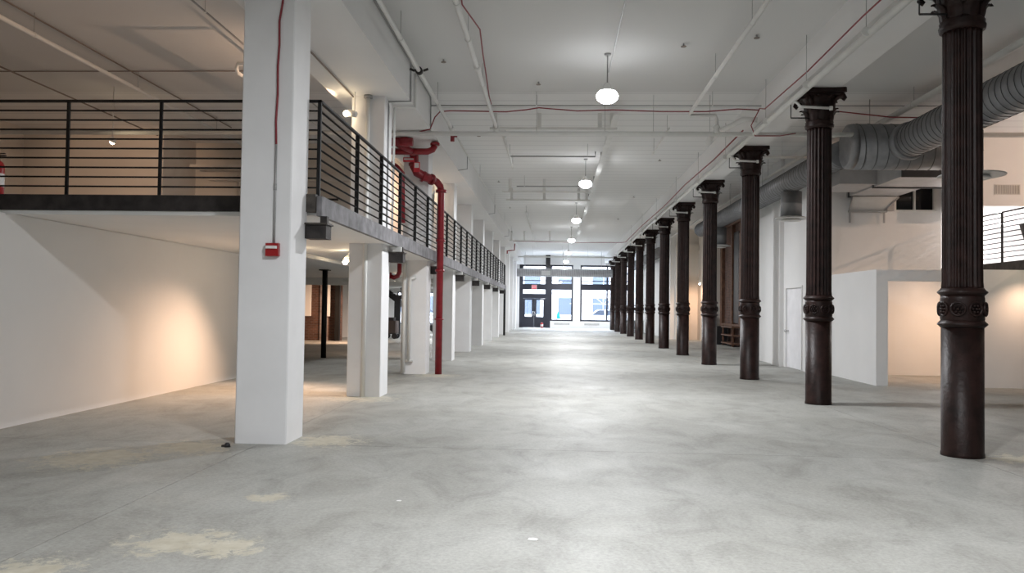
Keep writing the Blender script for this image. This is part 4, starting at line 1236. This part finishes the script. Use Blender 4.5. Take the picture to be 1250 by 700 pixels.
for x, z in ((-5.75, 0.1), (-6.8, 0.93), (-7.85, 1.75)):
    B(x - 0.02, x + 0.02, 41.45, 41.49, z, min(z + 0.95, 2.5)).build('post', STEELD, stc)
ct = thing('equipment_cart', 'dark brown equipment cart on wheels behind the second pillar', 'cart', (-7.55, 38, 0))
B(-7.95, -7.32, 37.7, 38.3, 0.28, 0.85, 0.06).build('body', BROWNM, ct)
B(-7.80, -7.45, 37.8, 38.2, 0.85, 1.0, 0.04).build('top_cover', STEELD, ct)
for x in (-7.85, -7.42):
    for y in (37.75, 38.25):
        MB().lathe((x, y - 0.04, 0.14), [(0.13, 0), (0.14, 0.01), (0.14, 0.07), (0.13, 0.08)], 16, 'y').build('wheel', BLACK, ct)
B(-7.95, -7.35, 37.72, 38.28, 0.22, 0.28).build('axle_frame', STEELD, ct)
MB().tube([(-7.9, 37.8, 0.8), (-7.95, 37.8, 1.2), (-7.95, 38.2, 1.2), (-7.9, 38.2, 0.8)], 0.02, 8).build('push_handle', STEELD, ct)
gd = thing('steel_post', 'dark post beside the equipment cart in the left aisle', 'post', (-8.0, 41.0, 0))
B(-8.08, -7.78, 40.9, 41.1, 0, 2.1).build('shaft', STEELD, gd)
B(-7.6, -7.0, 40.9, 41.1, 1.9, 2.1).box(-7.78, -7.6, 40.9, 41.1, 1.9, 2.1).build('arm', STEELD, gd)
lug = thing('luggage_case', 'black case on the floor far off beside the ninth column', 'case', (5.3, 52, 0))
B(5.05, 5.6, 51.6, 52.4, 0.05, 0.85, 0.06).build('shell', BLACK, lug)
for x in (5.15, 5.5):
    for y in (51.7, 52.3):
        MB().lathe((x, y - 0.02, 0.035), [(0.035, 0), (0.035, 0.04)], 10, 'y').build('wheel', STEELD, lug)
B(5.2, 5.45, 51.58, 51.6, 0.85, 0.89).build('handle', STEELD, lug)

# ------------------------------------------------------------------ the street beyond the windows
B(-40, 40, BACK + 0.3, 92, -0.3, -0.05).build('floor_street', ASPH, structure=True)
pv = B(-40, 40, BACK + 0.3, 69, -0.05, 0.0).build('floor_pavement', KERB, structure=True)
fb = thing('apartment_building', 'pale building across the street beyond the front windows', 'building', (0, 86, 0))
B(-22, 24, 86, 92, 0, 9.5).build('wall', FACB, fb)
for r_ in range(3):
    for q in range(12):
        x = -21.2 + 3.6 * q
        wv = B(x, x + 1.7, 85.9, 86.0, 0.9 + 3 * r_, 2.7 + 3 * r_).build('window', WINB, fb)
        B(x - 0.1, x + 1.8, 85.8, 85.9, 0.75 + 3 * r_, 0.9 + 3 * r_).build('sill', KERB, wv)
    B(-22, 24, 85.85, 86.0, 3.25 + 3 * r_, 3.5 + 3 * r_).build('ledge', KERB, fb)
sc = thing('scaffold', 'white scaffold with crossed braces outside the right front window', 'scaffold', (3.2, 74, 0))
for x in (1.6, 4.4, 7.2):
    MB().tube([(x, 74, 0), (x, 74, 5.2)], 0.04, 8).build('upright', PIPEG, sc)
for z in (2.0, 2.9):
    MB().tube([(1.4, 74, z), (7.4, 74, z)], 0.035, 8).build('ledger', PIPEG, sc)
for x in (1.6, 4.4):
    MB().tube([(x, 74.05, 2.0), (x + 1.4, 74.05, 3.2)], 0.03, 8).build('brace', PIPEG, sc)
    MB().tube([(x + 2.8, 74.05, 2.0), (x + 1.4, 74.05, 3.2)], 0.03, 8).build('brace', PIPEG, sc)
car = thing('parked_car', 'white parked car with blue windows outside the right front window', 'car', (4.3, 71.2, 0))
MB().profile([(2.0, 0.35), (1.95, 0.75), (2.6, 0.92), (3.2, 1.0), (5.6, 1.0), (6.4, 0.92), (6.5, 0.4)], 'y', 70.4, 72.1).build('body', CARB, car)
MB().profile([(3.1, 1.0), (3.75, 1.5), (5.0, 1.52), (5.75, 1.0)], 'y', 70.5, 72.0).build('cabin', CARB, car)
for a, b_ in (((3.25, 1.03), (3.78, 1.45)), ((4.4, 1.03), (4.4, 1.46))):
    MB().profile([a, b_, (b_[0] + (0.5 if a[0] < 4 else 0.55), 1.46), (a[0] + (1.05 if a[0] < 4 else 1.2), 1.03)], 'y', 70.47, 70.5).build('side_window', CARG, car)
for x in (2.85, 5.55):
    for y in (70.4, 71.9):
        MB().lathe((x, y, 0.30), [(0.28, 0), (0.30, 0.03), (0.30, 0.17), (0.28, 0.2)], 18, 'y').build('wheel', BLACK, car)
